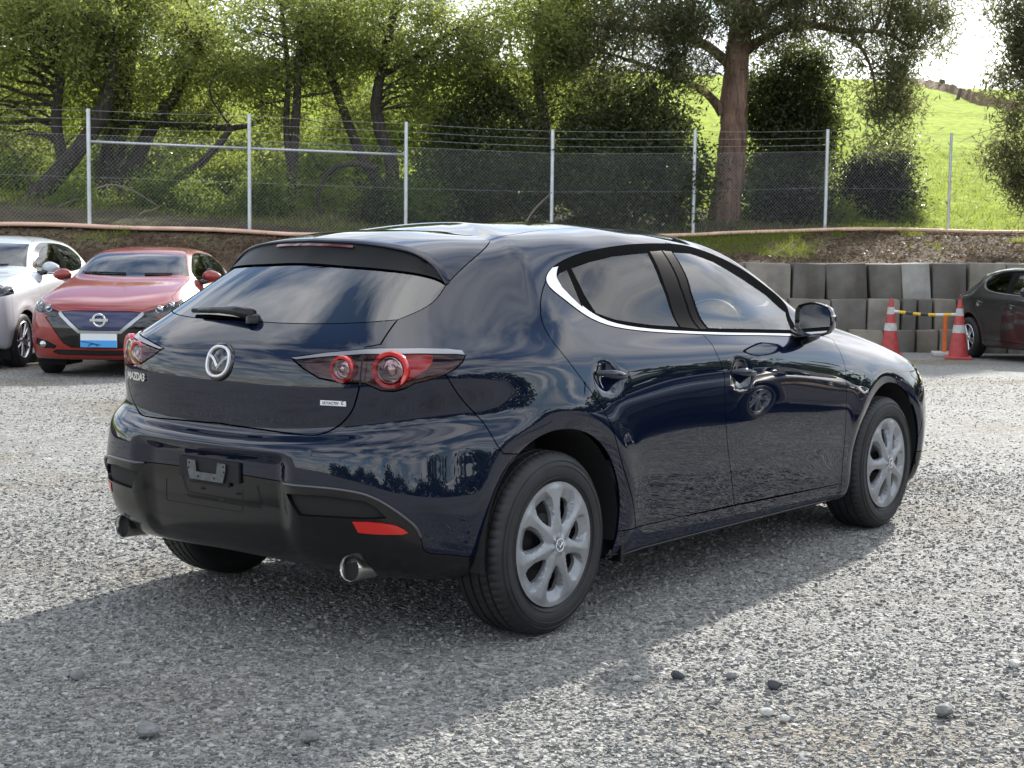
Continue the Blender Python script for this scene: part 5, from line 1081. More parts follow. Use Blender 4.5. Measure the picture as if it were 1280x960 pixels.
# ------------------------------------------------------------------ pipe along the fence foot
PIPE = mat('faded terracotta pipe', (.78, .50, .37), .6, vary=(3.0, .18))
def crest_pt(px, dz=0, dd_=0):
    py = np.interp(px, [c[0] for c in CREST_PX], [c[1] for c in CREST_PX]); D = np.interp(px, [c[0] for c in CREST_PX], [c[2] for c in CREST_PX]); p = at(px, py, D); return p+np.array([FH[0]*dd_, FH[1]*dd_, dz])
pp = [crest_pt(px, .03+.012*math.sin(px*.03), -.18) for px in range(-120, 1420, 30)]
tag(MB().tube([tuple(q) for q in pp], .040, 10).build('drain_pipe', PIPE, smooth=True), 'long faded orange plastic pipe lying along the foot of the fence', 'pipe')

# ------------------------------------------------------------------ chain link fence
GALV = mat('galvanised post', (.62, .64, .65), .42, .45, vary=(6, .12)); WIRE = mat('fence wire', (.30, .31, .32), .5, .3)
posts = [(-96, 130), (112, 137), (312, 143.5), (507, 153.5), (689, 163), (866, 163.5), (1031, 162.5), (1185, 167), (1332, 170)]
FEN = empty('chain_link_fence', tuple(crest_pt(640))); tag(FEN, 'tall chain link fence with steel posts along the top of the bank', 'fence'); FI = Matrix.Translation(-Vector(crest_pt(640)))
def fbuild(mb, name, m_, **k):
    mb.v = [tuple(FI @ Vector(v)) for v in mb.v]; return mb.build(name, m_, FEN, **k)
bases = []; tops = []
for px, py in posts:
    b_ = crest_pt(px, -.15); D = np.interp(px, [c[0] for c in CREST_PX], [c[2] for c in CREST_PX]); t_ = np.array([b_[0], b_[1], at(px, py, D)[2]]); bases.append(b_); tops.append(t_)
    if px > 1150: r_ = .030
    else: r_ = .036
    o = fbuild(MB().tube([tuple(b_), tuple(t_)], r_, 12), 'post', GALV, auto=R_(40))
RAILPY = {1: (177, 185.5), 2: (185.5, 193.5)}
for i in range(len(posts)-1):
    b0, b1, t0, t1 = bases[i]+[0, 0, .17], bases[i+1]+[0, 0, .17], tops[i], tops[i+1]
    L0 = np.linalg.norm(b1-b0); f0 = .80; H0 = (t0-b0)[2]*f0; 
    if i in RAILPY:
        D0, D1 = [np.interp(posts[q][0], [c[0] for c in CREST_PX], [c[2] for c in CREST_PX]) for q in (i, i+1)]
        r0 = at(posts[i][0], RAILPY[i][0], D0); r1 = at(posts[i+1][0], RAILPY[i][1], D1)
        fbuild(MB().tube([tuple(r0), tuple(r1)], .024, 10), 'top_rail', GALV, smooth=True)
    fr = .78 if i else .78
    m0, m1 = b0+(t0-b0)*fr, b1+(t1-b1)*fr
    # barbed wires above the mesh, one tension wire in the middle
    for q in (.985, .915, .845):
        w0, w1 = b0+(t0-b0)*q, b1+(t1-b1)*q; mid = (w0+w1)/2-[0, 0, .015]; fbuild(MB().tube([tuple(w0), tuple(mid), tuple(w1)], .003, 3), 'barbed_wire', WIRE)
    for q in (.42, .78): fbuild(MB().tube([tuple(b0+(t0-b0)*q), tuple(b1+(t1-b1)*q)], .0025, 3), 'tension_wire', WIRE)
    # woven mesh: crossing diagonals clipped to the panel
    V = []; Fq = []; step = .074; wr = .0013; ex = (b1-b0); 
    def pm_(s_, h_):      # s 0..L0, h 0..H
        t = s_/L0; H = (m0-b0)[2]*(1-t)+(m1-b1)[2]*t; return b0+ex*t+np.array([0, 0, H*h_])
    Hm = (m0-b0)[2]
    for sg in (1, -1):
        k0 = -Hm if sg > 0 else 0; k1 = L0 if sg > 0 else L0+Hm
        for c in np.arange(k0, k1, step):
            h0, h1 = 0., 1.
            if sg > 0: s0, s1 = c, c+Hm
            else: s0, s1 = c, c-Hm
            if s1 == s0: continue
            # clip in s
            ta = sorted([(0-s0)/(s1-s0), (L0-s0)/(s1-s0)]); ta0, ta1 = max(0, ta[0]), min(1, ta[1])
            if ta1-ta0 < .02: continue
            A = pm_(s0+(s1-s0)*ta0, ta0); Bq = pm_(s0+(s1-s0)*ta1, ta1); o_ = len(V); off = np.array([FH[0], FH[1], 0])*wr*sg
            dirv = (Bq-A)/np.linalg.norm(Bq-A); sd = np.cross(dirv, [FH[0], FH[1], 0])*wr; bk = np.array([FH[0], FH[1], 0])*wr*1.5
            V += [A+sd+off, A-sd+off, A+bk+off, Bq+sd+off, Bq-sd+off, Bq+bk+off]; Fq += [(o_, o_+1, o_+4, o_+3), (o_+1, o_+2, o_+5, o_+4), (o_+2, o_, o_+3, o_+5)]
    mb = MB(); mb.v = [tuple(map(float, v)) for v in V]; mb.f = Fq; o = fbuild(mb, 'wire_mesh', WIRE); o['kind'] = 'stuff'

# ------------------------------------------------------------------ far fence and brown track on the hill
def on_hill(px, py):
    lo, hi = 40., 128.
    for _ in range(50):
        m_ = (lo+hi)/2; p = at(px, py, m_)
        if p[2] > hill_at(px, m_)[0]: lo = m_
        else: hi = m_
    return p
tr = [(1120, 103), (1150, 108), (1170, 113.5), (1195, 122), (1220, 130), (1245, 137.5), (1275, 145), (1310, 152), (1380, 166)]
def lerpl(l, n):
    out = []
    for i in range(len(l)-1):
        for k in range(n): out.append(tuple(np.array(l[i])+(np.array(l[i+1])-np.array(l[i]))*k/n))
    return out+[l[-1]]
tl = lerpl(tr, 10); V = []
rrg = np.random.default_rng(3)
A = [on_hill(x, y+2.8+rrg.normal()*.3)+[0, 0, .05] for x, y in tl]; Bm = [on_hill(x, y)+[0, 0, .65+rrg.normal()*.04] for x, y in tl]; Cq = [on_hill(x, y-2.2)+[0, 0, .1] for x, y in tl]
n_ = len(tl); mb = MB(); mb.ribbon(A, Bm); mb.ribbon(Bm, Cq)
tag(mb.build('brown_verge', soil_material('dry brown verge', [(.3, (.10, .06, .04)), (.7, (.22, .15, .09))], .8, 6), smooth=True), kind='structure')
HF = empty('hill_fence', tuple(on_hill(1224, 128))); tag(HF, 'old leaning timber post fence crossing the grassy hill', 'fence'); HI = -Vector(HF.location)
TIMB = mat('weathered timber', (.10, .085, .07), .9); prev = None
for (bx, by, tx, ty) in ((1152, 107.5, 1154, 98), (1176, 116, 1178, 100), (1196, 127.5, 1201, 111), (1222, 130.5, 1227, 114), (1248, 137, 1252.5, 116.5), (1276, 144, 1281, 122), (1310, 152, 1314, 128)):
    p0 = on_hill(bx, by); D_ = (p0-CAMP) @ CR[2]; p1 = at(tx, ty, D_); q0, q1 = Vector(p0)+HI, Vector(p1)+HI
    MB().tube([q0, q1], [.11, .09] if bx != 1176 else [.24, .2], 6).build('fence_post', TIMB, HF)
    if prev is not None:
        for f_ in (.9, .55): MB().tube([prev[0].lerp(prev[1], f_), q0.lerp(q1, f_)], .012, 3).build('fence_wire', TIMB, HF)
    prev = (q0, q1)
# ------------------------------------------------------------------ trees and shrubs
def leaf_material(name, base, trans, var=.35, rough=.5, light=None):
    m, n, l, b = nodes_of(name); g = n.new('ShaderNodeNewGeometry'); h = n.new('ShaderNodeMapRange'); h.inputs['To Min'].default_value = 1-var; h.inputs['To Max'].default_value = 1+var
    l.new(g.outputs['Random Per Island'], h.inputs[0])
    r = ramp(n, [(0, tuple(c*.7 for c in base)), (.75, base), (1, light or tuple(c*1.5 for c in base))]); l.new(g.outputs['Random Per Island'], r.inputs[0])
    tc = n.new('ShaderNodeTexCoord'); nz = n.new('ShaderNodeTexNoise'); nz.inputs['Scale'].default_value = 1.3; nz.inputs['Detail'].default_value = 3; l.new(tc.outputs['Object'], nz.inputs[0]); cr = ramp(n, [(.32, (.62, .66, .62)), (.66, (1.45, 1.38, 1.2))]); l.new(nz.outputs[0], cr.inputs[0])
    mu = n.new('ShaderNodeMix'); mu.data_type = 'RGBA'; mu.blend_type = 'MULTIPLY'; mu.inputs[0].default_value = 1; l.new(r.outputs[0], mu.inputs[6]); l.new(cr.outputs[0], mu.inputs[7]); l.new(mu.outputs[2], b.inputs['Base Color']); b.inputs['Roughness'].default_value = rough; b.inputs['Specular IOR Level'].default_value = .35
    t = n.new('ShaderNodeBsdfTranslucent'); s = n.new('ShaderNodeVectorMath'); s.operation = 'SCALE'; s.inputs[0].default_value = trans; l.new(h.outputs[0], s.inputs['Scale']); l.new(s.outputs[0], t.inputs[0])
    mx = n.new('ShaderNodeMixShader'); mx.inputs[0].default_value = .55; l.new(b.outputs[0], mx.inputs[1]); l.new(t.outputs[0], mx.inputs[2]); l.new(mx.outputs[0], n['Material Output'].inputs[0])
    return m
LF_WATTLE = leaf_material('wattle leaf', (.11, .132, .052), (.37, .42, .10)); LF_GUM = leaf_material('gum leaf', (.10, .11, .065), (.22, .23, .09), light=(.24, .25, .18))
LF_DARK = leaf_material('dark glossy leaf', (.050, .066, .032), (.12, .15, .04), rough=.32, light=(.13, .15, .09)); LF_SHRUB = leaf_material('shrub leaf', (.085, .125, .032), (.28, .36, .06)); LF_SILV = leaf_material('shiny bush leaf', (.030, .038, .020), (.05, .06, .02), rough=.22, light=(.20, .21, .19))
LF_YEL = leaf_material('sunlit undergrowth leaf', (.12, .16, .03), (.32, .38, .05))
def bark_material(name, a, b_, sc=9):
    m, n, l, b = nodes_of(name); tc = n.new('ShaderNodeTexCoord'); mp_ = n.new('ShaderNodeMapping'); mp_.inputs['Scale'].default_value = (sc, sc, sc*.16); l.new(tc.outputs['Object'], mp_.inputs[0])
    z = n.new('ShaderNodeTexNoise'); z.inputs['Scale'].default_value = 1; z.inputs['Detail'].default_value = 8; z.inputs['Roughness'].default_value = .7; l.new(mp_.outputs[0], z.inputs[0]); r = ramp(n, [(.35, a), (.65, b_)]); l.new(z.outputs[0], r.inputs[0]); l.new(r.outputs[0], b.inputs['Base Color'])
    b.inputs['Roughness'].default_value = .9; bp = n.new('ShaderNodeBump'); bp.inputs['Strength'].default_value = 1; bp.inputs['Distance'].default_value = .06; l.new(z.outputs[0], bp.inputs['Height']); l.new(bp.outputs[0], b.inputs['Normal']); return m
BK_GUM = bark_material('fibrous gum bark', (.075, .042, .030), (.28, .175, .125)); BK_DARK = bark_material('dark bark', (.020, .016, .012), (.075, .058, .045), 14)
def leaves_mesh(cent, n_per, spread, size, aspect, droop, rg, name='crown'):
    """cent (k,3): clump centres; two-triangle folded leaves"""
    k = len(cent); n = k*n_per; C = np.repeat(cent, n_per, 0)+rg.normal(size=(n, 3))*spread*.92*rg.uniform(.5, 1.25, (n, 1))
    ax = rg.normal(size=(n, 3)); ax[:, 2] = ax[:, 2]*(1-droop)-droop*1.4; ax /= np.linalg.norm(ax, axis=1, keepdims=True)
    sd = np.cross(ax, rg.normal(size=(n, 3))); sd /= np.maximum(np.linalg.norm(sd, axis=1, keepdims=True), 1e-6); nr = np.cross(ax, sd)
    s = (size*1.12*rg.uniform(.6, 1.35, n))[:, None]; w = s*aspect/2
    v0 = C-ax*s*.5; v1 = C+sd*w+nr*w*.35-ax*s*.05; v2 = C+ax*s*.5; v3 = C-sd*w+nr*w*.35-ax*s*.05
    V = np.stack([v0, v1, v2, v3], 1).reshape(-1, 3); F = np.arange(n*4).reshape(n, 4)
    return mesh_np(name, V, F, smooth=False)
def blob_points(blobs, n, rg):
    vol = np.array([b[1][0]*b[1][1]*b[1][2] for b in blobs])**.75; cnt = np.maximum(1, (n*vol/vol.sum()).astype(int)); out = []
    for (c, r), k in zip(blobs, cnt):
        d = rg.normal(size=(k, 3)); d /= np.linalg.norm(d, axis=1, keepdims=True); rad = rg.uniform(.15, 1, (k, 1))**.45; rad *= 1+.38*noise2(d[:, :1]*3+c[0], d[:, 1:2]*3+c[1])
        q = d*rad; out.append(np.array(c)+FHv*q[:, 1:2]*r[1]+RHv*q[:, :1]*r[0]+np.array([0, 0, 1.])*q[:, 2:]*r[2])
    return np.concatenate(out)
FHv = np.array([FH[0], FH[1], 0]); RHv = np.array([RH[0], RH[1], 0])
def bp(px, py, D): return at(px, py, D)
def jitter_path(P, rg, amp, n=4):
    out = []; P = [np.array(p, float) for p in P]
    Q = smooth3(P, n)
    for i, q in enumerate(Q): out.append(q+(rg.normal(size=3)*amp if 0 < i < len(Q)-1 else 0))
    return out
def smooth3(P, n):
    out = []
    for i in range(len(P)-1):
        a, b, c, d = P[max(i-1, 0)], P[i], P[i+1], P[min(i+2, len(P)-1)]
        for k in range(n):
            t = k/n; out.append(.5*((2*b)+(c-a)*t+(2*a-5*b+4*c-d)*t*t+(3*b-a-3*c+d)*t**3))
    return out+[P[-1]]
def plant(name, label, cat, base, stems, blobs, leaf, bark, clumps, per, spread, size, aspect, droop, seed, group=None, twigs=40, floor=None):
    """stems: list of (points, r0, r1) in world space; blobs: (centre, (side, depth, up)) in metres"""
    rg = np.random.default_rng(seed); base = np.array(base, float); o = empty(name, tuple(base)); tag(o, label, cat, group)
    cent = blob_points(blobs, clumps, rg)
    if floor is not None: cent = cent[cent[:, 2] > floor]
    sp = []
    if stems:
        for i, (P, r0, r1) in enumerate(stems):
            Q = jitter_path(P, rg, r0*.035, 6); rad = np.linspace(r0, r1, len(Q))*(1+.025*rg.normal(size=len(Q))); 
            if i == 0: rad[0] *= 1.35; rad[1] *= 1.12
            sp += [(q, r) for q, r in zip(Q, rad)]
            MB().tube([tuple(q-base) for q in Q], list(rad), 14 if r0 > .15 else 8).build('trunk' if i == 0 else 'limb', bark, o, smooth=True)
        S_ = np.array([q for q, r in sp]); rs_ = np.array([r for q, r in sp]); mb = MB()
        for c in cent[rg.permutation(len(cent))[:twigs]]:
            dist = np.linalg.norm(S_-c, axis=1)+np.maximum(0, S_[:, 2]-c[2]+.2)*1.5; i = int(np.argmin(dist)); p0 = S_[i]; ln = np.linalg.norm(c-p0); mid = (p0+c)/2+rg.normal(size=3)*ln*.10+[0, 0, ln*.10]
            Q = smooth3([p0, mid, c], 4); r0 = min(rs_[i]*.55, .012+ln*.014); mb.tube([tuple(q-base+rg.normal(size=3)*.015) for q in Q], list(np.linspace(r0, .005, len(Q))), 5, caps=False)
            for _ in range(2):
                k = rg.integers(3, len(Q)); e = Q[k]+rg.normal(size=3)*.45; mb.tube([tuple(Q[k]-base), tuple((Q[k]+e)/2-base+rg.normal(size=3)*.06), tuple(e-base)], [r0*.4, r0*.3, .003], 4, caps=False)
        tw = mb.build('branches', bark, o, smooth=True); tw['kind'] = 'stuff'
    me = leaves_mesh(cent-base, int(per*3.2), spread, size, aspect, droop, rg); link('crown', me, leaf, o)
    return o
def B_(px, py, D, rx, ry, rd=None):
    """blob from photo centre and half-sizes in pixels at distance D"""
    k = D/FPX; return (bp(px, py, D), (rx*k, (rd or (rx+ry)/2)*k, ry*k))
def stem(D, pts, r0, r1, dD=0): return ([bp(x, y, D+dD*i/(len(pts)-1)) for i, (x, y) in enumerate(pts)], r0, r1)
GT = 'trees behind the fence'; GS = 'shrubs behind the fence'
# thicket on the left
plant('leaning_tree', 'dark trunk leaning to the right behind the leftmost post, loose green crown', 'tree', bp(22, 280, 31), [stem(31, [(18, 285), (45, 248), (80, 208), (112, 168), (135, 120), (140, 60)], .24, .12), stem(31, [(80, 208), (70, 150), (76, 90), (60, 20)], .13, .06)],
      [B_(40, 60, 31, 120, 75), B_(-40, 120, 31.5, 90, 70), B_(90, 10, 31, 110, 60), B_(20, 175, 32, 60, 35)], LF_WATTLE, BK_DARK, 210, 42, .26, .10, .34, .25, 11, GT, 70)
plant('ivy_tree', 'thick dark forked trunk in the first fence bay, wide green crown above', 'tree', bp(140, 283, 32), [stem(32, [(135, 286), (138, 240), (142, 190), (150, 130), (160, 60), (165, -20)], .34, .16), stem(32, [(140, 236), (168, 205), (190, 160), (230, 100), (260, 30)], .20, .08), stem(31.5, [(160, 265), (205, 235), (250, 205), (290, 160)], .13, .06), stem(32, [(150, 150), (215, 155), (290, 160), (330, 150)], .10, .04)],
      [B_(190, 60, 32, 120, 75), B_(150, 130, 32, 60, 60), B_(265, 95, 32, 80, 55), B_(120, 0, 32, 120, 60), B_(255, 150, 32.5, 55, 30)], LF_WATTLE, BK_DARK, 250, 42, .26, .10, .34, .25, 12, GT, 90)
plant('slender_tree', 'slender twin stemmed tree standing in the second fence bay', 'tree', bp(363, 286, 31.5), [stem(31.5, [(362, 290), (364, 240), (368, 180), (372, 110), (376, 40), (380, -30)], .12, .06), stem(31.5, [(364, 215), (358, 160), (360, 90), (352, 10)], .08, .04)],
      [B_(360, 30, 31.5, 80, 60), B_(330, 95, 31.5, 60, 35), B_(400, 90, 32, 50, 40), B_(350, 150, 32, 40, 30)], LF_WATTLE, BK_DARK, 120, 40, .25, .095, .34, .25, 13, GT, 50)
plant('crooked_tree', 'crooked reddish trunk beside the third post, spreading fine leaved crown', 'tree', bp(500, 284, 32), [stem(32, [(503, 287), (492, 235), (488, 195), (474, 160), (470, 125), (478, 85), (490, 30), (500, -30)], .17, .07), stem(32, [(498, 270), (470, 225), (445, 180), (425, 125), (405, 70), (390, 20)], .14, .06), stem(31.5, [(470, 212), (445, 205), (415, 212), (398, 240), (400, 268)], .07, .03), stem(32, [(476, 95), (520, 70), (560, 40)], .07, .03)],
      [B_(480, 35, 32, 100, 55), B_(420, 60, 32, 60, 50), B_(555, 55, 32, 80, 55), B_(450, 140, 32.5, 50, 35), B_(530, 115, 32.5, 50, 35)], LF_WATTLE, BK_DARK, 190, 40, .25, .095, .34, .25, 14, GT, 80)
plant('dusky_tree', 'tall dusky tree between the third and fourth posts', 'tree', bp(684, 284, 33), [stem(33, [(686, 288), (682, 220), (680, 150), (672, 90), (676, 20), (680, -40)], .15, .07), stem(33, [(681, 190), (640, 130), (600, 90), (570, 40)], .11, .05), stem(33, [(682, 175), (640, 172), (610, 178)], .06, .03), stem(33, [(676, 80), (700, 40), (720, -10)], .07, .03)],
      [B_(650, 50, 33, 100, 65), B_(600, 100, 33, 65, 45), B_(705, 30, 33, 50, 60), B_(700, 130, 33, 45, 50), B_(655, 160, 33.5, 40, 35)], LF_WATTLE, BK_DARK, 190, 42, .26, .095, .34, .25, 15, GT, 80)
# the big gum
plant('gum_tree', 'large gum tree with a thick reddish fibrous trunk and drooping grey green leaves', 'tree', bp(905, 288, 33.4), [stem(33.4, [(903, 294), (908, 250), (914, 200), (917, 150), (919, 100), (924, 50), (932, 0), (938, -60)], .36, .22),
      stem(33.4, [(903, 142), (892, 125), (876, 112), (850, 98), (815, 85), (770, 70)], .12, .04), stem(33.4, [(921, 90), (890, 62), (855, 45), (810, 38), (750, 30), (710, 10)], .13, .04), stem(33.4, [(924, 70), (960, 45), (1000, 30), (1050, 38), (1100, 40), (1140, 60)], .12, .03), stem(33.4, [(926, 45), (965, 10), (1010, -30)], .12, .05), stem(33, [(930, 10), (880, -10), (820, -30)], .12, .05), stem(33.4, [(1060, 38), (1085, 75), (1095, 115), (1100, 160)], .045, .015)],
      [B_(800, 25, 33, 105, 45), B_(735, 60, 33, 45, 50), B_(860, 75, 33, 50, 35), B_(1000, 25, 33.4, 90, 45), B_(1120, 40, 33.4, 70, 55), B_(1110, 105, 33.4, 40, 40), B_(1105, 155, 33.4, 38, 40), B_(820, 95, 33, 50, 18), B_(930, -40, 33.4, 220, 45), B_(1150, 5, 33.4, 45, 40), B_(900, 20, 32.5, 60, 30)],
      LF_GUM, BK_GUM, 430, 44, .27, .15, .17, .55, 16, GT, 130)
plant('edge_gum', 'drooping gum foliage hanging in at the right edge', 'tree', bp(1330, 290, 31), [stem(31, [(1335, 294), (1330, 200), (1318, 100), (1305, 0)], .22, .12), stem(31, [(1325, 150), (1295, 110), (1270, 90)], .07, .03), stem(31, [(1330, 210), (1290, 190), (1262, 195)], .06, .02)],
      [B_(1270, 20, 31, 35, 55), B_(1275, 95, 31, 32, 55), B_(1330, 60, 31, 50, 90), B_(1274, 190, 31, 34, 55), B_(1300, 225, 31, 40, 50)], LF_GUM, BK_GUM, 150, 46, .22, .13, .2, .5, 17, GT, 50)
# looser trees further back
for i, (x0, y0, D, lab) in enumerate([(-10, 90, 41, 'pale loose tree far left behind the leaning tree'), (225, 95, 42, 'pale loose tree behind the first fence bay'), (440, 100, 43, 'pale loose tree behind the crooked trunk'), (690, 105, 40, 'olive tree behind the dusky tree')]):
    plant('background_tree', lab, 'tree', bp(x0, 262, D), [stem(D, [(x0, 268), (x0+8, 200), (x0-4, 130), (x0+6, 60), (x0, -10)], .15, .05), stem(D, [(x0+4, 190), (x0+40, 120), (x0+60, 60)], .08, .03), stem(D, [(x0+2, 170), (x0-40, 110), (x0-55, 40)], .08, .03)],
          [B_(x0, 40, D, 75, 55), B_(x0-45, 105, D, 50, 42), B_(x0+50, 100, D, 52, 45), B_(x0, 160, D, 55, 40), B_(x0+30, 10, D, 70, 40), B_(x0-20, 205, D, 45, 25)], LF_WATTLE if i % 2 else LF_SHRUB, BK_DARK, 120, 26, .34, .13, .36, .25, 80+i, GT, 70)
# dark shrubs
def shrub(px, py, D, rx, ry, label, leaf, seed, clumps, name='shrub', size=.085, aspect=.5, per=44, more=()):
    base = bp(px, np.interp(px, [c[0] for c in CREST_PX], [c[1] for c in CREST_PX]), D); base[2] = float(hill_at(px, D)[0])
    c = bp(px, py, D); st = [([base, base*.5+c*.5+RHv*.1*(seed % 3-1), c], .06, .02), ([base, base*.6+c*.4+RHv*.35, c+RHv*rx*D/FPX*.5], .04, .015), ([base, base*.6+c*.4-RHv*.3, c-RHv*rx*D/FPX*.5], .04, .015)]
    return plant(name, label, 'shrub', base, st, [B_(px, py, D, rx, ry)]+[B_(*m_) for m_ in more], leaf, BK_DARK, clumps, per, .25, size, aspect, .15, seed, GS, 24, floor=base[2]+.02)
shrub(600, 215, 32.5, 62, 62, 'dense dark evergreen shrub between the third and fourth posts', LF_DARK, 31, 210, more=((555, 245, 31.5, 45, 38), (650, 228, 31.5, 48, 55), (612, 128, 33, 34, 32), (575, 165, 32.6, 34, 34), (640, 165, 33, 36, 30)))
shrub(790, 215, 33, 62, 62, 'broad dark evergreen shrub left of the big gum trunk', LF_DARK, 32, 320, more=((735, 235, 31.8, 50, 50), (845, 225, 32, 40, 58), (775, 130, 33.5, 45, 35), (825, 150, 33, 38, 42), (740, 165, 33, 36, 34), (720, 205, 32.5, 30, 45)))
shrub(985, 190, 35, 50, 60, 'tall dark evergreen right behind the big gum trunk', LF_DARK, 33, 300, more=((1005, 105, 35, 42, 50), (955, 235, 34.4, 33, 45), (1005, 238, 34.6, 33, 26), (960, 130, 35, 36, 50), (1020, 165, 35, 30, 36)))
shrub(1093, 250, 34.5, 36, 36, 'round dark bush with shiny leaves alone before the green hill', LF_SILV, 34, 130, more=((1112, 212, 34.5, 24, 26), (1073, 225, 34.5, 24, 24), (1120, 250, 34.5, 22, 28)))
shrub(1005, 262, 33.4, 34, 24, 'low glossy shrub at the fence foot right of the gum trunk', LF_SILV, 35, 45, more=((975, 268, 33.2, 30, 18),))
for i, (px, py, D, rx, ry, lab, lf, cl) in enumerate([
    (20, 235, 32, 60, 40, 'leafy green shrub beneath the leaning trunk at far left', LF_SHRUB, 75), (215, 250, 31, 45, 32, 'small leafy shrub in the middle of the first fence bay', LF_SHRUB, 55), (285, 235, 33, 40, 45, 'sunlit yellow green shrub just left of the second post', LF_YEL, 55),
    (330, 255, 31, 30, 30, 'low green shrub just right of the second post', LF_SHRUB, 40), (420, 262, 33, 45, 22, 'low sunlit shrub between slender tree and crooked trunk', LF_YEL, 40), (60, 150, 36, 100, 60, 'bright yellow green bush behind the leaning tree', LF_YEL, 120),
    (270, 205, 36, 60, 45, 'pale sunlit bush behind the first bay rail', LF_YEL, 65), (450, 185, 36, 60, 55, 'mid green bush behind the crooked trunk', LF_SHRUB, 85), (1040, 270, 33.6, 26, 15, 'small yellowish plant beside the sixth post', LF_YEL, 22),
    (95, 262, 30.5, 45, 24, 'low tangled shrub around the leftmost post', LF_SHRUB, 45), (165, 225, 33.5, 50, 50, 'shady shrub behind the ivy trunk', LF_DARK, 70), (250, 270, 30.6, 40, 16, 'low ground hugging plant near the second post', LF_SHRUB, 30),
    (395, 225, 34, 35, 45, 'tangled shrub behind the slender stems', LF_SHRUB, 50), (520, 262, 31, 35, 24, 'small leafy bush right of the third post', LF_SHRUB, 35), (470, 262, 31.2, 28, 22, 'small dark bush at the foot of the crooked trunk', LF_DARK, 28), (540, 165, 36, 50, 50, 'hazy green bush behind the dark evergreen', LF_YEL, 60), (-20, 200, 34, 50, 60, 'large loose shrub cut by the left edge', LF_SHRUB, 70), (680, 200, 36, 40, 60, 'olive bush behind the dusky trunk', LF_WATTLE, 60), (200, 180, 37, 60, 45, 'pale bush far behind the first bay', LF_YEL, 55), (350, 190, 37, 50, 50, 'pale bush far behind the slender tree', LF_YEL, 55),
    (1135, 272, 34, 18, 12, 'tiny tuft of leaves right of the round bush', LF_SHRUB, 10)]):
    shrub(px, py, D, rx, ry, lab, lf, 50+i, cl, size=.08, aspect=.4)

# fallen branches by the fence
for i, (pts, lab) in enumerate([([(55, 282), (62, 268), (80, 255), (100, 248)], 'thin bare branch leaning left of the first post'), ([(160, 281), (178, 266), (192, 262), (200, 258)], 'bare fallen branch in the first fence bay'), ([(120, 236), (140, 231), (165, 238), (198, 258)], 'pale curved bare branch arching in the first bay'), ([(655, 282), (668, 262), (690, 240)], 'thin pale stick leaning before the dark shrubs')]):
    P = [bp(x, y, 29.6+.1*k) for k, (x, y) in enumerate(pts)]; o = MB().tube([tuple(q-P[0]) for q in smooth3(P, 5)], list(np.linspace(.022, .008, (len(P)-1)*5+1)), 6).build('fallen_branch', mat('pale dead wood', (.22, .17, .13), .9), None, smooth=True, loc=tuple(P[0])); tag(o, lab, 'branch', 'dead branches behind the fence')
# leaf litter, twigs and grass on the bank
rgl = np.random.default_rng(9); n = 22000; li = rgl.uniform(-10.5, 14, n); ti = rgl.random(n); jj = np.clip(np.searchsorted(ls, li), 1, len(ls)-1); ii = ti*24.99; i0 = ii.astype(int); fr_ = ii-i0
C = np.stack([(A_[i0, jj]*(1-fr_)+A_[i0+1, jj]*fr_) for A_ in (BX, BY, BZ)], 1); C[:, :2] += rgl.normal(size=(n, 2))*.05
grass = (noise2(li*1.3, ti*6)+.55*ti > np.where(li < 2.6, .72, .60)); 
def blades(C, h, w, up, rg):
    n = len(C); ax = rg.normal(size=(n, 3)); ax[:, 2] = np.abs(ax[:, 2])*up+(up-.2)*1.2; ax /= np.linalg.norm(ax, axis=1, keepdims=True); sd = np.cross(ax, rg.normal(size=(n, 3))); sd /= np.linalg.norm(sd, axis=1, keepdims=True); s = (h*rg.uniform(.5, 1.5, n))[:, None]
    V = np.stack([C-sd*w, C+sd*w, C+ax*s], 1).reshape(-1, 3); return V, np.arange(3*n).reshape(n, 3)
G_ = C[grass]; G_ = np.repeat(G_, 4, 0)+rgl.normal(size=(len(G_)*4, 3))*[.05, .05, .01]
V, F = blades(G_, .11, .006, 1.0, rgl); tag(link('bank_grass', mesh_np('bank_grass', V, F, False), LF_YEL), 'short grass tufts growing on the bank', 'grass', kind='stuff')
V, F = blades(C[~grass]+[0, 0, .02], .07, .02, .25, rgl); tag(link('leaf_litter', mesh_np('leaf_litter', V, F, False), leaf_material('dry litter', (.15, .10, .065), (.10, .07, .04), light=(.34, .28, .20))), 'dry leaf litter lying on the bank', 'litter', kind='stuff')
# rough grass along the fence foot and lower hill
n = 26000; px_ = rgl.uniform(-60, 1340, n); D_ = 30+rgl.random(n)**1.6*22
P_ = np.array([[*ld((a-640)/FPX*d, d)] for a, d in zip(px_, D_)]); z_ = hill_fast(px_, D_); okk = D_ > np.array([np.interp(a, [c[0] for c in CREST_PX], [c[2] for c in CREST_PX]) for a in px_])+.1
V, F = blades(np.column_stack([P_, z_])[okk], .22, .012, .9, rgl); tag(link('rough_grass', mesh_np('rough_grass', V, F, False), LF_YEL), 'rough grass along the foot of the hill', 'grass', kind='stuff')
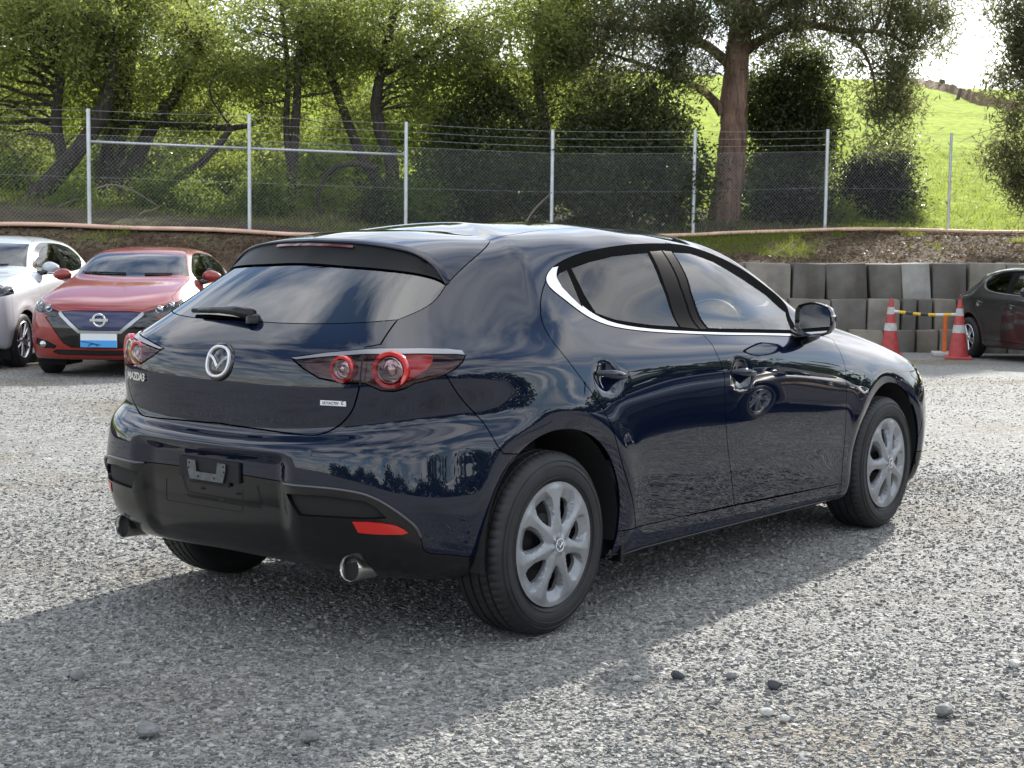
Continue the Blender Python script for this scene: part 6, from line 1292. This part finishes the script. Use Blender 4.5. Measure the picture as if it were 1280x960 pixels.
# ------------------------------------------------------------------ trees closing the yard behind the viewer (seen mirrored in the paint)
rgw = np.random.default_rng(5); cen = []
for a in np.linspace(R_(135), R_(335), 90):
    r = 46+6*math.sin(a*7)+rgw.normal()*2; h = 4.5+2.5*math.sin(a*11+1)+1.8*math.sin(a*23); 
    for _ in range(26):
        th = math.atan2(FH[1], FH[0])+a-math.pi*0 ; rr = r+rgw.normal()*1.5; cen.append((CAMP[0]+rr*math.cos(th+.03*rgw.normal()), CAMP[1]+rr*math.sin(th+.03*rgw.normal()), max(.2, rgw.uniform(0, 1)**.8*h)))
cen = np.array(cen); me = leaves_mesh(cen, 9, .9, .9, .7, .1, rgw, 'woodland')
tag(link('woodland', me, LF_DARK), 'dark belt of trees across the yard, mirrored in the paintwork', 'trees', kind='stuff')
# ------------------------------------------------------------------ loose gravel
def ico():
    bm = bmesh.new(); bmesh.ops.create_icosphere(bm, subdivisions=1, radius=1); V = np.array([v.co for v in bm.verts]); F = np.array([[v.index for v in f.verts] for f in bm.faces]); bm.free(); return V, F
IV = np.array([(-1, -1, -1), (1, -1, -1), (1, 1, -1), (-1, 1, -1), (-1, -1, 1), (1, -1, 1), (1, 1, 1), (-1, 1, 1)])*.72
IF = np.array([(0, 2, 1), (0, 3, 2), (4, 5, 6), (4, 6, 7), (0, 1, 5), (0, 5, 4), (1, 2, 6), (1, 6, 5), (2, 3, 7), (2, 7, 6), (3, 0, 4), (3, 4, 7)])
def stone_material():
    m, n, l, b = nodes_of('loose stone'); g = n.new('ShaderNodeNewGeometry'); r = ramp(n, [(0, (.12, .12, .116)), (.35, (.19, .188, .18)), (.75, (.27, .266, .25)), (1, (.39, .385, .362))]); l.new(g.outputs['Random Per Island'], r.inputs[0]); l.new(r.outputs[0], b.inputs['Base Color']); b.inputs['Roughness'].default_value = .8; b.inputs['Specular IOR Level'].default_value = .3; return m
STONE = stone_material()
rg = np.random.default_rng(21)
def scatter(n, dmin, dmax, smin, smax, pw):
    D = dmin+(dmax-dmin)*rg.random(n)**1.25; Lp = (rg.random(n)*2-1)*(.36*D+.2); x, y = ld(Lp, D); s = smin*(smax/smin)**(rg.random(n)**pw)
    return x, y, D, s
parts = [scatter(95000, 3.3, 9.5, .003, .0100, 1.9), scatter(30000, 8.5, 19, .005, .0095, 1.5)]
x = np.concatenate([p[0] for p in parts]); y = np.concatenate([p[1] for p in parts]); D = np.concatenate([p[2] for p in parts]); s = np.concatenate([p[3] for p in parts]); n = len(x)
keep = (noise2(x*.9, y*.9, 4)+.35*rg.normal(size=n) > -.42) & ~((np.abs(x) < .12) & (np.abs(np.abs(y)-.775) < .10)) & ~((np.abs(x-2.725) < .12) & (np.abs(np.abs(y)-.775) < .10)); x, y, D, s = x[keep], y[keep], D[keep], s[keep]; n = len(x)
sh = rg.uniform(.62, 1.3, (n, 1, 3))*np.array([1, 1, .68]); V = IV[None]*sh*(1+rg.normal(size=(n, len(IV), 3))*.22)
an = rg.random(n)*6.283; ca, sa = np.cos(an)[:, None], np.sin(an)[:, None]; tl_ = rg.normal(size=(n, 1))*.35
X_ = V[..., 0]*ca-V[..., 1]*sa; Y_ = V[..., 0]*sa+V[..., 1]*ca; Z_ = V[..., 2]+V[..., 0]*tl_
V = np.stack([X_, Y_, Z_], -1)*s[:, None, None]; gz = yard_h(x, y, D)
V += np.stack([x, y, gz+s*.12], -1)[:, None]
F_ = (IF[None]+(np.arange(n)*len(IV))[:, None, None]).reshape(-1, 3)
tag(link('loose_gravel', mesh_np('loose_gravel', V.reshape(-1, 3), F_, smooth=False), STONE), 'loose crushed grey stones covering the yard', 'gravel', kind='stuff')
SPOTS = [(848, 847, .024, 0, 'dark grey rounded stone, left of the two on the gravel right of the rear wheel'), (968, 859, .024, 0, 'dark grey rounded stone, right of the two on the gravel right of the rear wheel'), (915, 848, .019, 1, 'grey stone lying between the two dark rounded stones'), (796, 850, .014, 2, 'pale pebble at the left end of the small row of stones'),
         (958, 893, .019, 2, 'pale flat stone just below the right dark stone'), (980, 901, .016, 2, 'pale stone beside the pale flat stone'), (391, 786, .020, 1, 'angular grey stone in the shadow below the exhaust tip'), (1180, 893, .028, 1, 'larger grey stone near the lower right'), (1268, 833, .022, 2, 'pale stone at the right edge of the gravel'), (185, 918, .030, 1, 'grey embedded stone at the lower left'), (388, 926, .026, 1, 'grey lump of stone near the bottom middle left'), (96, 848, .024, 1, 'grey stone in the shadow at the far left')]
SM = [mat('dark stone', (.055, .058, .065), .7, vary=(30, .3)), mat('grey stone', (.17, .172, .165), .8, vary=(30, .3)), mat('pale stone', (.42, .42, .39), .8, vary=(30, .2))]
for i, (px, py, r, k, lab) in enumerate(SPOTS):
    bm = bmesh.new(); bmesh.ops.create_icosphere(bm, subdivisions=2, radius=1); q = np.random.default_rng(i)
    a_ = q.normal(size=(6, 3)); 
    for v in bm.verts:
        c = np.array(v.co); f = min(1.0, *(1.15/max(1e-3, 1e-3+max(0, c @ (w_/np.linalg.norm(w_)))*1.45) for w_ in a_)); v.co = (c[0]*f*r*1.15, c[1]*f*r, c[2]*f*r*.72)
    me = bpy.data.meshes.new('stone'); bm.to_mesh(me); bm.free(); p = on_yard(px, py); o = link('stone', me, SM[k], None, (p[0], p[1], p[2]+r*.42)); o.rotation_euler = (0, 0, i*1.3); tag(o, lab, 'stone', 'larger stones on the gravel')
